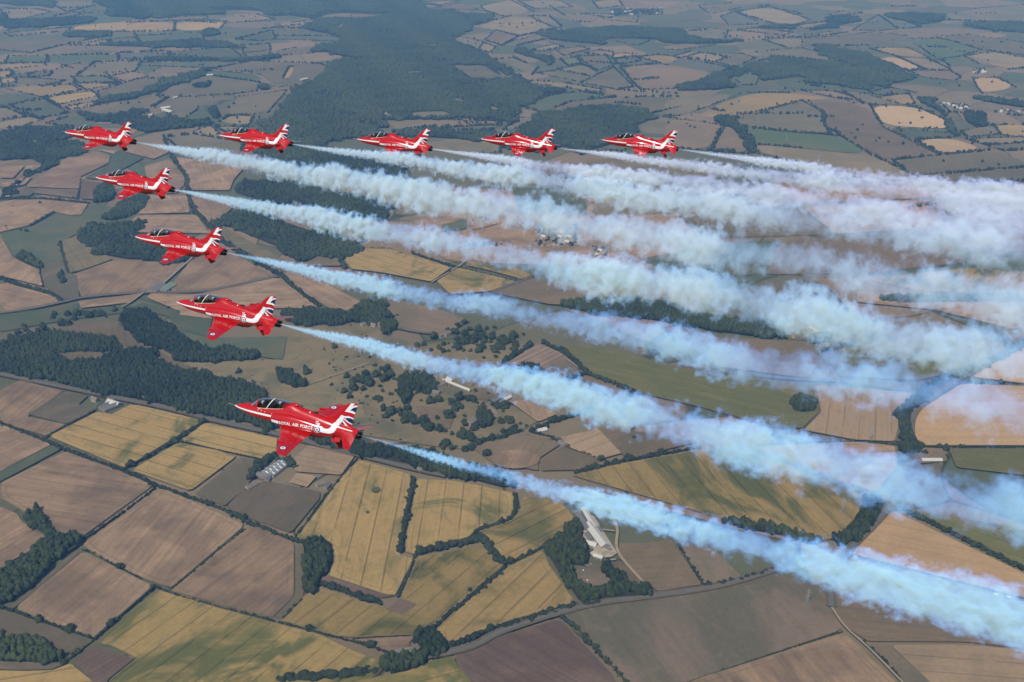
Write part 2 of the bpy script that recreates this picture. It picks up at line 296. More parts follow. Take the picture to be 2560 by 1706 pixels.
# ------------------------------------------------------------------ land data (metres, x east of the camera, y ahead of it)
FIELDS = """parkland|0.71|-430.1,1777.8 -265.2,1797.1 -242.9,1740.3 -177.6,1698.1 36.5,1710 -13.5,1613.2 -70.7,1530 -24,1490.9 42,1408.6 15.8,1382.8 -63,1321.4 -125.6,1333.3 -233.7,1366 -254.9,1426.3 -382.4,1472 -502,1570.7 -421.1,1635.2 -427.9,1716
parkland|1.63|-586.8,1618.6 -434.9,1632.4 -404,1624.1 -309.4,1640.7 -225.4,1550.1 -249.9,1472 -230.5,1408.6 -298.3,1366 -366.7,1387 -415.2,1510.2 -524.4,1575.9
stubble|1.11|-219,2732 442,2575 367.8,2077.7 -138.7,2130.5 -272.7,2328.2 -255.2,2405.7 -204,2516
stubble|1.81|198.3,2401 423.5,2448.5 455.4,2281.8 254.7,2172.4
olive|1.88|428.5,2448.5 746,2525 768.8,2316.5 465.8,2287.5
stubble|0.2|752,2531 1082,2594 1061,2376.3 778.4,2316.5
pasture|0.04|288.1,2146.4 468.3,2248 639,2276.1 537.4,2052.4 359.8,2024.1
brown|2.51|653.2,2276.1 1015.7,2334.1 1018,2126 754,2052.4 547.8,2052.4
brown|0.78|1105,2601 1463,2638 1290.2,2281.8 1078.3,2370.2
wheatgreen|0.7|753.8,2024.1 1003.8,2091.1 1176.4,2047.6 1121.5,1934.6 849,1956.3
olive|2.99|243,2713 682,2705 731,2549 426.9,2471.3 202.8,2464.8
stubble|1.41|694,2732 1136,2744 1500,2713 1470,2652 756,2566
brown|2.51|-120,2986 199,2897 221,2713 -89,2752
olive|1.43|218,3009 511,3032 596,2833 245,2744
pasture|1.92|0,2713 196,2675 192.7,2464.8 20.3,2464.8
pasture|0.45|-1234.7,2326.5 -1177.9,2377.6 -1161.7,2485.8 -1099,2531 -1087,2567 -952.8,2463.5 -944.4,2398.5 -906.8,2326.5 -1047.2,2316.5 -1062.8,2258 -963.4,2055.7 -939.6,2047.7 -883.6,1917.9 -914.1,1903.5 -1043.3,2105.5 -1126.6,2157.2 -1198.2,2267.6
pasture|1.9|-916.3,1868.4 -875.4,1889.4 -859.5,1834.4 -832,1861.5 -776.4,1889.4 -770.6,1841.1 -865.1,1807.9 -971.3,1750.5 -1009.7,1834.4
stubble|1.805|-733.2,1229.9 -674.6,1317.2 -593.3,1273.9 -510.6,1225 -567.1,1097.2 -588.6,1106.2 -620.2,1126.1 -671.8,1160.9 -716,1192.3
stubble|0.191|-497.1,1212.8 -485.9,1211.1 -360.8,1130.7 -360,1119.9 -416.2,997.4 -437.9,1005.2 -457.7,1014.4 -534.5,1062.4 -557.9,1082.5 -558.1,1089.8
stubble|0.535|-341.7,1123 -334.8,1120.8 -284.1,1088.4 -263.4,982 -281.9,941.6 -414.7,989.7 -414.2,996.1 -368.9,1097.2 -354.2,1118.4
scrub|2.6|-282.9,1086.9 -270.5,1082.5 -251.9,982 -267.5,941.6 -280.3,941.6 -262.6,982
stubble|0.356|-591.3,958.5 -554.8,1065.2 -546.6,1066.6 -439.6,1000 -478.6,908 -487.2,910.2
scrub|1.57|-598,960.9 -562.3,1070.9 -555.3,1066.6 -592.1,958.5
stubble|0.529|-721.2,1178.9 -706.1,1170.7 -673.9,1152.8 -661.4,1137 -637.2,1116.8 -660.5,1070.9 -667.1,1062.4
stubble|0.544|-636.5,1115.3 -604.7,1097.2 -607.6,1091.3 -638.6,1045.6 -633.6,1034.6 -637.7,1021.1 -644.2,1013.1 -666.4,1061
scrub|2.22|-616.5,953.6 -591.3,951.2 -484.4,906.8 -476.9,903.5 -492,875 -578,870.7
scrub|2.01|-577.5,869.6 -501.2,867.5 -494.3,865.4 -505.9,857 -532.3,856 -571.6,857
wheat|1.331|-571,855.5 -531.6,854.3 -504,856 -488.7,866.4 -454.7,839.9 -434.7,817.7 -553.4,817.7
plough|0.73|-487.3,870.7 -473.2,893.4 -420.4,873.9 -437.9,842.6 -435.4,823.6 -442.7,827.5
wheatgreen|0.571|-431.7,993.5 -382.3,974.5 -350.9,960.9 -278.8,934.5 -220.9,914.8 -178.5,888 -136.3,866.4 -146.3,849.7 -167.8,833.5 -198.8,825.5 -253.7,809.9 -431.9,809.9 -436.1,841.6 -418.9,873.9 -453.2,893.4 -471.7,897.9 -468.6,914.8
wheat|3.151|-227.9,1292.8 -147.4,1253.6 -144.7,1233.8 -142.7,1140.1 -145.5,1103.2 -147.8,1073.8 -142.3,1062.4 -133.3,1059.5 -125,1053.9 -140.9,982 -154.2,983.3 -229.5,1019.7 -225.5,1048.3 -227.8,1062.4 -235.8,1079.6 -266.4,1092.8 -283.9,1100.2 -264,1172.3 -251.1,1233.8
wheat|3.16|-137.5,1241 -91.2,1237.4 -39.9,1221.5 2.7,1204.2 1.7,1162.5 -2.9,1143.3 -13.9,1137 -48.2,1118.4 -51.5,1109.2 -56.6,1100.2 -93,1082.5 -122.3,1073.8 -124.9,1062.4 -137.6,1068.1 -139.7,1109.2 -137.8,1188.9
wheat|0.874|14.1,1195.7 46.3,1188.9 66.8,1180.6 77.3,1162.5 87.9,1137 71.3,1115.3 39.7,1085.4 35.9,1076.7 -2.8,1048.3 -11.4,1051.1 -20.4,1073.8 -36.9,1103.2 -46.2,1112.3 -1.1,1137 10.1,1159.3
wheatgreen|0.61|-121.1,1059.5 -91.9,1065.2 -54,1079.6 -40,1082.5 -32.6,1070.9 -20.1,1053.9 -9.6,1040 -50.5,984.6 -80.7,940.4 -98.1,917.1 -110.3,912.5 -181.5,908 -200.5,910.2 -228.6,919.4 -269.7,935.7 -264.1,947.6 -251.2,982 -234.1,997.4 -216.4,991 -180.6,970.8 -156.8,963.3 -129.2,946.4 -113.9,964.6 -135.5,977 -121.9,1048.3
plough|1.996|-236,1018.4 -219.9,1013.1 -155.9,983.3 -140.8,980.8 -158.4,977 -175.2,979.5 -217.9,1000 -235.4,1005.2
plough|3.701|-135.4,976.5 -114.2,964.6 -129.2,946.8 -149.4,954.8
wheat|0.59|-2.7,1040 39.4,1072.4 48.7,1037.3 59.6,1013.1 76.5,969.5 55.7,959.7 2.2,938 -35.4,917.1 -68.9,897.9 -91.7,914.8 -50.4,982 -6.2,1038.7
stubble|1.498|-179.4,904.6 -110.1,910.2 -116.8,899 -114.5,890.1 -129.4,885.8 -138.4,884.7
plough|2.254|-66.7,885.8 56.6,941.6 97.8,870.7 116.8,837.5 141.5,798.5 -32.2,798.5 -46.6,839.9 -63,872.8
wheatgreen|1.208|-167.4,839.9 -115.7,853.9 -92.8,866.4 -70.9,879.3 -62.8,869.6 -46.6,839.9 -36.8,809.9 -216.5,809.9
dullpasture|2.764|61.3,947.4 104.5,965.1 177.2,979.5 241.1,990.6 325.9,1024.8 336.4,1017.1 387.5,994.3 377.2,958 381.9,920.8 179.3,833.6 118,815.8 111.9,840 107.4,862.7 88.3,900.4 69.7,930.3
stubble|2.83|382.6,916.8 415.3,840 425.9,815.8 155.7,815.8 202.2,843.2
scrub|0.19|405.8,897.2 426,897.2 449.5,840 455.2,815.8 428,815.8 419.6,840
pale|1.685|426.9,896.6 513.5,897.9 576.7,887.6 596.7,884.5 564.2,815.8 459.4,815.8 449.5,840
brown|1.733|398.6,1024.8 426.6,1048.6 612.1,965.1 639.9,950.9 607.8,884.5 577.4,889.2 514.6,900.4 404.8,901.1 385.5,926.9 380.5,961.5
straw|1.95|520.9,1164.2 639.4,1024.8 662.7,998 646.8,965.1 617,975.9 433.5,1062.9 440.4,1077.4
wheatgreen|2.851|95.6,1253.7 155.4,1280.5 209.9,1297 322.3,1331.1 343.3,1331.1 504.9,1190.2 425.4,1096.2 403.5,1091.9 340.8,1122.6 286.2,1140.6 86.7,1248.4
greencrop|2.198|530.4,1176.1 576.1,1152.5 681.2,1116.2 713.4,1103.1 668.2,1009.4 644.8,1036.6 569.1,1134.1
brown|1.463|135.6,1056.7 139.7,1085.9 173.1,1085.9 207.7,1094.4 233.4,1001.8 176,988.7
dullpasture|2.27|214.8,1090.1 260.8,1073.2 286.6,1013.2 240,998 235.8,1001.8
brown|1.77|128.4,1046.6 138.6,1048.6 166.6,990.6 154.4,988.7
dullpasture|0.9|78.1,1040.6 120.4,1040.6 124.4,1001.8 106.5,990.6 82.7,994.3
yard|0.09|84.9,1116.2 95,1152.5 110.8,1147.9 135.1,1064.9 126.8,1056.7 111.5,1054.7 101.1,1085.9
yard|2.6|99.7,1064.9 114.8,1079.5 115.3,1054.7 104.1,1056.7
wheat|2.005|-717.9,1359.8 -670.6,1439.7 -645.4,1430.7 -625.6,1462.6 -609.2,1460.3 -500.8,1415.2 -493.4,1404.3 -567.1,1267.8 -623.7,1301.8
wheat|1.972|-486.3,1402.1 -417.1,1374.3 -362.3,1355.6 -353.8,1305.7 -365.2,1292.2 -445.7,1321.4 -506.9,1347.4
wheat|2.023|-511.3,1341.4 -445.1,1319.4 -411.6,1299.9 -454,1207.1 -557.3,1262.2
stubble|0.158|-844.6,1550.1 -753.9,1510.2 -777.4,1421.8 -704.6,1397.8 -721,1359.8 -813,1404.3 -825.6,1413 -866.1,1500.5
dullpasture|1.42|-751.6,1510.2 -706.3,1493.3 -710.3,1462.6 -676.7,1444.3 -704.6,1397.8 -781.2,1430.7 -766.1,1462.6
stubble|0.618|-822.6,1406.4 -811,1399.9 -702.6,1335.3 -723.7,1298 -746.3,1258.6 -751.7,1253.1
pasture|2.16|-701.7,1333.3 -682.4,1321.4 -734,1231.5 -738.5,1224.5 -750,1249.5
scrub|2.64|-446.3,1200.3 -405,1298 -365.5,1284.6 -378.9,1214 -396.5,1170.2
scrub|0.45|-393.9,1167.4 -379.4,1216.2 -352.4,1233.8 -270.8,1205.9 -268.5,1188.9 -292.3,1107.7 -362.4,1144.9
pale|1.886|-325.3,1294.1 -310.1,1333.3 -235.2,1301.8 -247.6,1249.5 -316.4,1258.6
pale|2.14|-318.6,1229.8 -313.7,1254.9 -282.4,1245.8 -291,1217.5
brown|2.76|-849.1,1787.4 -765.9,1797.1 -744.2,1765.2 -678.1,1698.1 -589.2,1618.6 -536.3,1575.9 -549.2,1562.9 -572.6,1570.7 -625.5,1618.6 -687.9,1674.8 -716.7,1657.6 -752,1607.8 -791.1,1621.4 -825.5,1646.3 -832.5,1663.3 -745.9,1663.3 -722.3,1680.6 -742.7,1710 -838.3,1740.3 -874.2,1752.7
pasture|1.18|-752.6,1635.2 -712.2,1652 -739.6,1613.2 -752,1607.8
pasture|2.4|-641,1758.9 -561.2,1722 -422.4,1728.1 -409.9,1629.6 -435.5,1635.2 -512.3,1669 -548.9,1657.6 -636.6,1752.7
pasture|1.33|-765,1863.9 -744.3,1891.8 -667.8,1857.1 -657,1830 -584.8,1810.2 -570.5,1728.1 -641,1758.9 -673.7,1823.4
brown|2.015|-254.4,1913.2 -165.2,1870.8 -80.9,1803.6 -122.4,1743.4 -184.4,1746.5 -223,1771.5 -224.4,1810.2 -252.4,1870.8
striped|0.745|48.8,1698.1 89.8,1657.6 128.8,1575.9 89.7,1550.1 53.6,1597 -11.1,1613.2
dullpasture|2.81|93.7,1635.2 129,1578.5 92.1,1550.1 53.6,1597
brown|2.64|-157,1458 -89.6,1444.3 -97.3,1382.8 -112.2,1382.8 -149.6,1421.8
brown|0.29|-85.1,1490.9 -52.1,1525 -24,1490.9 -39.5,1476.7 -68.9,1481.4
brown|0.41|-59,1325.3 17.8,1374.3 75.7,1337.3 39.3,1294.1 38.5,1260.4 -31.4,1286.5
pale|0.65|74.5,1357.7 138,1382.8 132,1305.7 81.9,1337.3
brown|1.27|41.2,1290.3 77.4,1329.3 126.4,1294.1 128.7,1264.1 42.5,1260.4
stubble|2.9|-3.6,1472 21.1,1476.7 73.2,1430.7 41.9,1404.3
greencrop|2.078|91.9,1684.5 161.1,1688.8 280.3,1607.3 351.5,1576.5 496.4,1539.3 510.7,1517.6 505.5,1462.2 490,1429.2 456.3,1384.9 416.1,1384.9 303.9,1455.5 225.1,1496.4 192.1,1528.4 135.1,1576.5 111.1,1639.1
pale|3.476|514.6,1532 675.5,1503.4 636.6,1448.9 587.5,1342.8 525.8,1348.7 454.7,1378.8 498.2,1435.7
brown|1.31|276.4,1795.9 385.3,1723.3 518.7,1710.2 549.5,1701.6 553.3,1623.1 557.9,1554 491.9,1561.4 362.6,1599.5
greencrop|1.838|586.1,1663.6 750.4,1732.1 818.2,1697.3 820.8,1615.1 730.5,1561.4 691,1546.6 566.9,1561.4
straw|0.942|943.1,1688.8 791.8,1561.4 873,1535.6 927.4,1532 1042.3,1768.1
straw|1.571|764.4,1535.6 869.7,1528.4 923.9,1524.8 829.6,1331.1 779.5,1331.1 616.5,1331.1 626.7,1384.9 651.1,1435.7
greencrop|1.88|661.2,1322.5 775.6,1322.5 824,1319.6 786.8,1243.2 741.7,1248.4 652.1,1269.7
brown|0.9|614.4,1325.3 658.2,1322.5 644,1286 601.1,1280.5
stubble|1.52|373.3,1331.1 527,1342.8 583.5,1331.1 565.3,1269.7 511.7,1202.5 348.1,1325.3
stubble|1.16|715.7,1957.3 1046.4,1914.7 1108.6,1904.3 983.5,1777.3 955.3,1759 840.8,1853.7 696.3,1894
pale|0.965|73.3,1336.9 134.2,1384.9 173.4,1313.9 130,1291.5
brown|1.05|134.2,1384.9 204,1372.7 285.2,1342.8 220.9,1313.9 171.1,1291.5
stubble|0.025|-948.4,2047.7 -895.9,2131.1 -723,2122.5 -737.6,1984.8 -762.4,1947.2 -882.3,1921.5
stubble|0.187|-718.1,1977.2 -719.4,2131.1 -666.3,2220.5 -517.3,2039.6 -585.8,1984.8 -652.5,1947.2 -703.3,1947.2
stubble|1.423|-746,1939.8 -649.4,1936.1 -501,2031.6 -384.1,1861.5 -465.5,1861.5 -652.3,1841.1 -747.3,1917.9
olive|1.76|-710,2377.6 -670.6,2326.5 -527.1,2157.2 -423.4,2055.7 -498.8,2063.9 -634.8,2220.5 -700.8,2316.5
stubble|2.468|-496.3,2057.2 -466,2072.5 -304.9,1895.9 -329.7,1831.4 -364.6,1861 -435.7,1950.3
stubble|1.75|-948.3,2419.9 -949.3,2463.5 -797.7,2463.5 -735.7,2336.5 -707.3,2316.5 -906.8,2326.5
stubble|2.71|-975,2627 -869,2627 -819.7,2480.2 -951.2,2469 -959,2567
stubble|2.05|-877,2665 -727,2555 -723,2508 -739.6,2388 -807.1,2497.1 -848,2579
stubble|1.172|-1084,2927 -1032,3004 -938,2826 -911,2757 -906,2652 -979,2652 -1030,2784
stubble|2.79|-1029,3036 -784,2912 -784,2784 -769,2678 -884,2678 -935,2840 -993,2958
stubble|2.57|-1214,3151 -1121,3239 -1060,3084 -1081,3004 -1209,3101
stubble|0.178|-1341,2710 -1350,3020 -1295,3093 -1229,3052 -1200,2958 -1228,2812 -1206,2784 -1185,2691
pasture|2.97|-1225,3052 -1207,3084 -1115,3020 -1131,2912 -1168,2784 -1211,2798 -1194,2942
stubble|0.192|-1348,2543 -1345,2567 -1320,2591 -1248,2591 -1108,2555 -1090.6,2463.5 -1116,2457.9 -1168.7,2485.8 -1184.6,2377.6 -1234.7,2326.5 -1243.2,2316.5
stubble|-0.092|-1220.6,2267.6 -1198.2,2267.6 -1122.7,2148.5 -1032.2,2072.1 -983.6,1977.2 -1103.5,2039.6 -1119,2047.7
stubble|2.01|-1089.9,1984.8 -1069.3,1996.3 -932.4,1921.5 -913.9,1889.4 -996.6,1841.1 -1052.4,1903.5
olive|2.569|-1060.2,2267.6 -1030.3,2306.6 -895.9,2139.7 -940.1,2072.1 -958.9,2055.7 -1019.9,2175
dullpasture|0.49|-1046.9,2113.9 -1002,2122.5 -963.4,2055.7 -936.5,2039.6 -885,1917.9 -912.7,1907.1 -980.8,1977.2
stubble|2.58|-1503,2912 -1437,2927 -1412,2798 -1450,2798
stubble|2.89|-1429,2927 -1380,2935 -1405,2826
stubble|2.71|-1422,2743 -1364,2812 -1351,2730 -1400,2704
stubble|1.71|-1410,2678 -1355,2704 -1341,2615 -1381,2615
dullpasture|2.14|-1304,2697 -1183,2684 -1159,2603 -1292,2652
plough|0.63|-1209,2770 -1150,2757 -1107,2591 -1148,2603
dullpasture|2.49|-1366,2704 -1300,2697 -1289,2627 -1334,2615
pale|1.72|-1283,3118 -1226,3101 -1220,3060 -1284,3109
stubble|0.85|-878.1,1896.4 -760,1939.8 -770.9,1889.4 -859.2,1861.5
stubble|0.19|-656.3,1854.7 -593.1,1841.1 -584.2,1807.9 -653.7,1827.7
wheat|2.301|-380.4,2196.9 -367.2,2214 -276.3,2208.3 -132.6,2088.1 -171.3,2002.6 -282.2,2057.2 -351.6,2077.7 -372.5,2130.5
wheat|1.571|-117.6,2088.1 9.1,2007.4 -44,1950.3 -127.7,1931.9 -160.8,2007.4
wheatgreen|2.56|-99.4,2098.5 -61.3,2077.7 23.7,2017.2 49.5,2037 5.7,2088.1 -101.1,2141.3
brown|1.675|45.7,2027.1 120.7,1997.7 348.7,1950.3 339.2,1887.1 80.4,1878.3 -40.3,1941.1
scrub|2.97|-453.3,2125.1 -382.2,2291.1 -370.7,2266.9 -386.5,2185.5 -377.1,2098.5 -437.2,2098.5
pasture|0.27|-173.4,2379.4 -112.8,2432.5 -109.6,2353.6 -161.9,2328.2
stubble|2.4|-106.4,2432.5 -31.4,2392.5 -96.7,2340.8"""
FAR = """gold|1.23|-2441,5902 -2168,6059 -2101,5639 -2386,5696
gold|0.45|-2190,5995 -1939,6059 -1826,5668 -2092,5639
gold|0.88|-1931,6059 -1641,6059 -1596,5754 -1817,5668
green|2.31|-2008,5584 -1657,5639 -1583,5372 -1872,5272
green|2.62|-2054,5372 -1963,5450 -1872,5272 -2035,5296
green2|0.13|-2173,4881 -1980,4903 -1858,4903 -1806,4756 -2097,4696
green2|1.84|-2351,4860 -2181,4881 -2110,4696 -2289,4676
grey|0.13|-1866,4946 -1654,5013 -1594,4818 -1806,4777
green|2.16|-1639,4990 -1388,5127 -1229,4777 -1580,4797
green|0.99|-1681,4696 -1192,4736 -1307,4542 -1669,4617
stub|2.64|-1889,4696 -1687,4756 -1632,4468 -1699,4361 -1842,4361
pink|2.94|-1751,4432 -1619,4468 -1538,4361 -1588,4227
green|1.52|-1854,4344 -1725,4361 -1601,4210 -1789,4227
stub|3|-1307,4542 -1192,4736 -857,4656 -817,4579 -840,4194 -949,4115 -1073,4396 -1235,4468
gold|0.93|-986,4579 -959,4579 -935,4293 -958,4310
gold|0.23|-1796,4210 -1596,4194 -1691,4068
gold|1.8|-1794,3921 -1661,4053 -1599,3950 -1685,3783
gold|0.09|-2060,4130 -1789,4178 -1710,4068 -1800,3921
green|0.59|-1867,3783 -1782,3892 -1594,3653 -1662,3555
green|1.22|-1601,3485 -1569,3604 -1412,3531 -1474,3417
tan|1.83|-1888,3730 -1860,3743 -1716,3591 -1796,3531*
tan|0.47|-1786,3508 -1710,3591 -1641,3543 -1682,3417 -1744,3417*
tan|0.13|-1652,3756 -1562,3851 -1532,3783 -1614,3704
stub|2.6|-1632,4038 -1560,4293 -1411,4327 -1439,4038 -1551,3837
stub|0.94|-1535,3628 -1384,3979 -1313,3864 -1382,3678 -1438,3604
stub|2.88|-1378,3979 -1379,4327 -1259,4361 -1035,4227 -1005,4038 -1098,3979 -1318,3921
stub|2.69|-1318,3921 -1091,3950 -1155,3756 -1146,3704 -1156,3531 -1324,3756
tan|1.13|-1017,3508 -1004,3604 -917,3604 -900,3462
tan|1.38|-1063,3373 -1031,3462 -965,3330 -1030,3309
tan|1.56|-1014,3439 -884,3439 -950,3351
stub|1.93|-1134,3288 -1051,3330 -862,3217 -841,3110 -1063,3168
stub|1.79|-1072,3921 -890,4068 -878,3653 -1014,3604
olive2|1.68|-3036,7015 -2773,7015 -2662,6770 -2726,6467 -2958,6850
tan|1.86|-3179,6578 -2976,6615 -2811,6467 -2856,6123 -2921,6091 -3036,6325
olive2|2.82|-2715,6257 -2680,6467 -2583,6360 -2643,6123
green|1.52|-2652,6540 -2569,6730 -2463,6540 -2578,6396
tan|1.29|-2700,5584 -2440,5812 -2391,5668 -2619,5476
stub|2.16|-2604,5321 -2144,5424 -2234,5175 -2287,4946 -2474,5035*
tan|0.71|-2196,5175 -2054,5372 -2029,5175
green|0.9|-1418,5372 -1299,5696 -1214,5372 -1281,5321
stub|2.93|-1347,5175 -1213,5223 -1165,5035 -1288,4990
olive2|1.56|-1277,4946 -1165,5035 -1135,4860 -1220,4797
olive2|1.65|-1134,4990 -1050,5127 -945,5175 -943,4946 -1120,4860
green|0.03|-1242,5503 -893,5476 -869,5321 -1214,5372
olive2|1.25|-1212,6467 -924,6431* -896,6223 -1112,6156
olive2|1.74|-1289,6059 -1184,6257 -1151,6123 -1259,5995
tan|0.06|-1362,5754 -1160,5933 -1147,5812
tan|1.85|-2015,6189 -1818,6291 -1773,6156 -1967,6091
tan|1.9|-1755,6156 -1534,6360 -1373,6123 -1564,5995
tan|0.18|-2307,6360 -2219,6578 -2104,6189 -2289,6257
gold|1.88|-2300,4656 -2109,4676 -2078,4617 -2231,4504*
pink|1.4|-2161,4468 -1994,4579 -1972,4542 -2123,4396
pink|2.04|-2003,4617 -1944,4676 -1925,4542
gold|1.06|-2222,4486 -2169,4486 -2120,4361 -2150,4327*
gold|2.12|-2134,4293 -2092,4327 -2049,4260 -2062,4162
olive2|2.21|-2065,4414 -1982,4450 -1958,4361 -2028,4327
olive2|0.07|-2079,4327 -2028,4327 -1847,4260 -1894,4130 -2027,4210
green|0.18|-2002,3979 -1938,4008 -1805,3921 -1867,3783 -1900,3756*
pink|2.03|-614,6931 -332,7100 -464,6770
pink|2.89|-485,6653 -334,6931 -214,6578 -307,6540
pink|0.75|-603,6578 -213,6540 -271,6360
tan|1.37|-200,6770 -15,7100 136,6467 -50,6257 -164,6504
tan|1.78|35,7015 312,7100 381,6692 139,6615
tan|0.96|-201,5872 -4,6291 103,6189 239,5754 36,5476 -87,5696
pink|1.09|-141,5347 -87,5696 36,5476 -49,5175
olive2|0.94|-300,5321 -276,5476 -152,5321 -159,5035
tan|1.11|-159,5035 -147,5272 -79,5127 -106,4968
olive2|1.79|-42,5223 133,5530 185,5398 -4,5127
stub|0.9|96,6291 222,6257 276,5842 240,5783
tan|1.13|92,5035 210,5223 252,5127 158,5013
tan|2.32|211,5035 336,5151 375,5058 241,4881
stub|0.08|304,4860 442,4881 454,4617 369,4486
green2|1.71|222,4777 296,4839 313,4656 249,4617
tan|2.21|197,4523 318,4637 367,4468 327,4361
stub|0.93|279,4210 450,4579 489,4130 422,4068
pink|0.67|477,4579 650,4656 877,4542* 759,4162* 671,4099 513,4068 499,4162
pink|2.41|345,4946 425,5035 485,4968 461,4860
gold|0.72|483,4946 597,4924 564,4818 463,4797
gold|0.56|588,4839 696,4903 779,4818 692,4617
grey|1.31|468,4777 576,4860 590,4736 476,4637
olive2|2.09|-277,4637 -92,4617 -29,4396 -54,4243 -161,4260
tan|0.31|-10,4327 216,4210 361,4068 350,4008 152,4162 -3,4260
green|0.97|48,3756 139,3950 268,4038 396,3921 228,3851 154,3730 123,3628
stub|1|152,3678 227,3837 437,3921 647,3935* 620,3756 459,3604 359,3704
stub|2.5|454,3508 489,3579 593,3579* 556,3330 418,3330
tan|1.32|-438,3508 -425,3543 -83,3531 -40,3508 -55,3462 -339,3417 -376,3373
olive2|2.57|-28,3395 24,3579 100,3567 23,3417
olive2|0.51|-276,3406 -107,3451 -39,3451 -80,3395 -208,3377
olive2|1.01|-53,4777 4,4818 72,4656 118,4579 81,4361
olive2|1.95|108,4432 196,4486 299,4327 268,4243
green|2.65|475,5372 638,5503 707,5347 626,5175
stub|1.35|239,6770 458,6540 314,6291
tan|0.68|412,6396 645,6325 570,6189
tan|0.36|528,6123 748,6257 709,5995
tan|1.59|530,7015 710,7100 708,6770 540,6615
stub|0.57|-248,3288 -37,3227 -35,3092 -167,3073
stub|2.42|1185,6770 1441,6931 1434,6653 1190,6360
tan|2.52|1359,6467 1644,6730 1735,6091 1564,5902 1401,6059
grey|0.55|1235,6257 1359,6467 1477,5933 1212,5902
pink|0.84|1222,5696 1341,5783 1500,5612 1424,5503
pink|2.42|1490,5476 1712,5639 1794,5612 1500,5424
stub|1.93|1487,5372 1950,5639 2073,5476 1769,5175 1460,5151
stub|2.42|1283,5372 1484,5424 1458,5175 1343,5104
olive2|1.04|1163,4968 1417,5104 1515,4797 1456,4716 1211,4860
gold|0.39|1739,5081 1935,5127 1939,4818 1798,4860
straw2|0.88|1678,4777 1791,4860 1802,4523 1722,4504
tan|2.38|1798,4839 1917,4797 1915,4504 1802,4523
pink|0.81|1716,4486 1902,4486 1884,4327 1832,4260 1730,4327
green2|1.04|2038,5398 2213,5424 2272,5035 2105,4860 1959,4777 2014,5223
tan|1.25|2120,4860 2304,4990 2374,4818* 2388,4777* 2297,4579 2162,4504
green|1.26|1972,4756 2112,4860 2099,4656 1938,4579
stub|1.23|2209,5476 2415,5530 2582,5272* 2595,5223* 2427,4860 2287,5035
straw2|2.76|1929,4310 2038,4327 2020,4115 1834,3993 1880,4162
olive2|0.47|907,5754 1088,5783 1172,5696 1104,5424 1035,5347 931,5584
pink|0.01|753,5175 1015,5199 808,5035 737,5058*
pink|2.83|753,4860 860,4990 900,4968 773,4797
tan|2.64|811,4818 908,4968 993,4839 917,4696
grey|2.96|712,4617 805,4777 976,4542 869,4432
olive2|1.3|924,4696 1086,4946 1131,4818 991,4579
green|2.85|921,4361 1022,4504 1044,4361 988,4162 938,4162
olive2|2.78|1068,4656 1190,4797 1157,4656 1087,4617
gold|0.67|628,3579 918,4008 1086,4008 1238,3892 1097,3864 871,3628 780,3579
olive2|2.24|785,3579 1097,3864 1119,3653 1073,3508 1053,3309 789,3439
green2|2.51|781,3428 938,3351 1079,3309 1103,3055 911,3148 773,3197
tan|1.99|773,3197 909,3139 1109,3046 1139,2866 1165,2793 1072,2771 760,3073
brown|1.56|1120,3864 1314,3783 1254,3462 1278,3288 1311,3073 1131,3001 1117,3055 1085,3330 1065,3439 1124,3653
straw2|0.87|1328,3783 1486,3756 1517,3531 1471,3406 1395,3417 1265,3462
straw2|1.02|1303,3247 1434,3278 1481,3129 1320,3073
green|0.68|1260,3417 1389,3373 1464,3330 1439,3278 1297,3257
olive2|0.2|1145,3001 1496,3120 1535,2984* 1549,2966* 1534,2935 1259,2866 1176,2834 1148,2866
stub|1.77|1502,3373 1648,3462 1616,3330 1488,3288
gold|0.86|1648,3462 1779,3462* 1698,3288 1612,3319
tan|2.43|1474,3267 1698,3288* 1670,3227 1505,3187
olive2|0.14|1506,3177 1665,3217* 1624,3129 1530,3110
pink|2.71|537,3579 720,3462 616,3110 481,3168*
pink|2.08|640,3168 730,3462 757,3288 732,3073 621,3110
stub|2.77|583,3921 906,4008 661,3678 594,3604 540,3604*
pink|2.69|1145,4053 1274,4038 1322,3864 1242,3907
olive2|2.7|1304,4038 1367,4008 1450,3783 1311,3810
gold|1.73|1444,3950 1548,3993 1505,3810 1450,3783
green|0.04|1391,4008 1517,4115 1583,4008 1438,3950
stub|2.24|1252,2850 1529,2924* 1458,2771 1157,2771
pink|0.52|1908,6360 2043,6504 2133,6431 1897,6257
grey|0.9|1844,5696 2191,6325 2113,5754 1976,5668
green|1.99|2139,6059 2258,6123 2260,5812 2138,5754
stub|1.57|2480,6123 2859,6615 3350,6850* 2983,6059 2779,5995
pink|1.24|1646,6615 1752,6396 1688,6325
tan|2.82|1582,5872 1796,6027 1787,5902 1611,5754"""
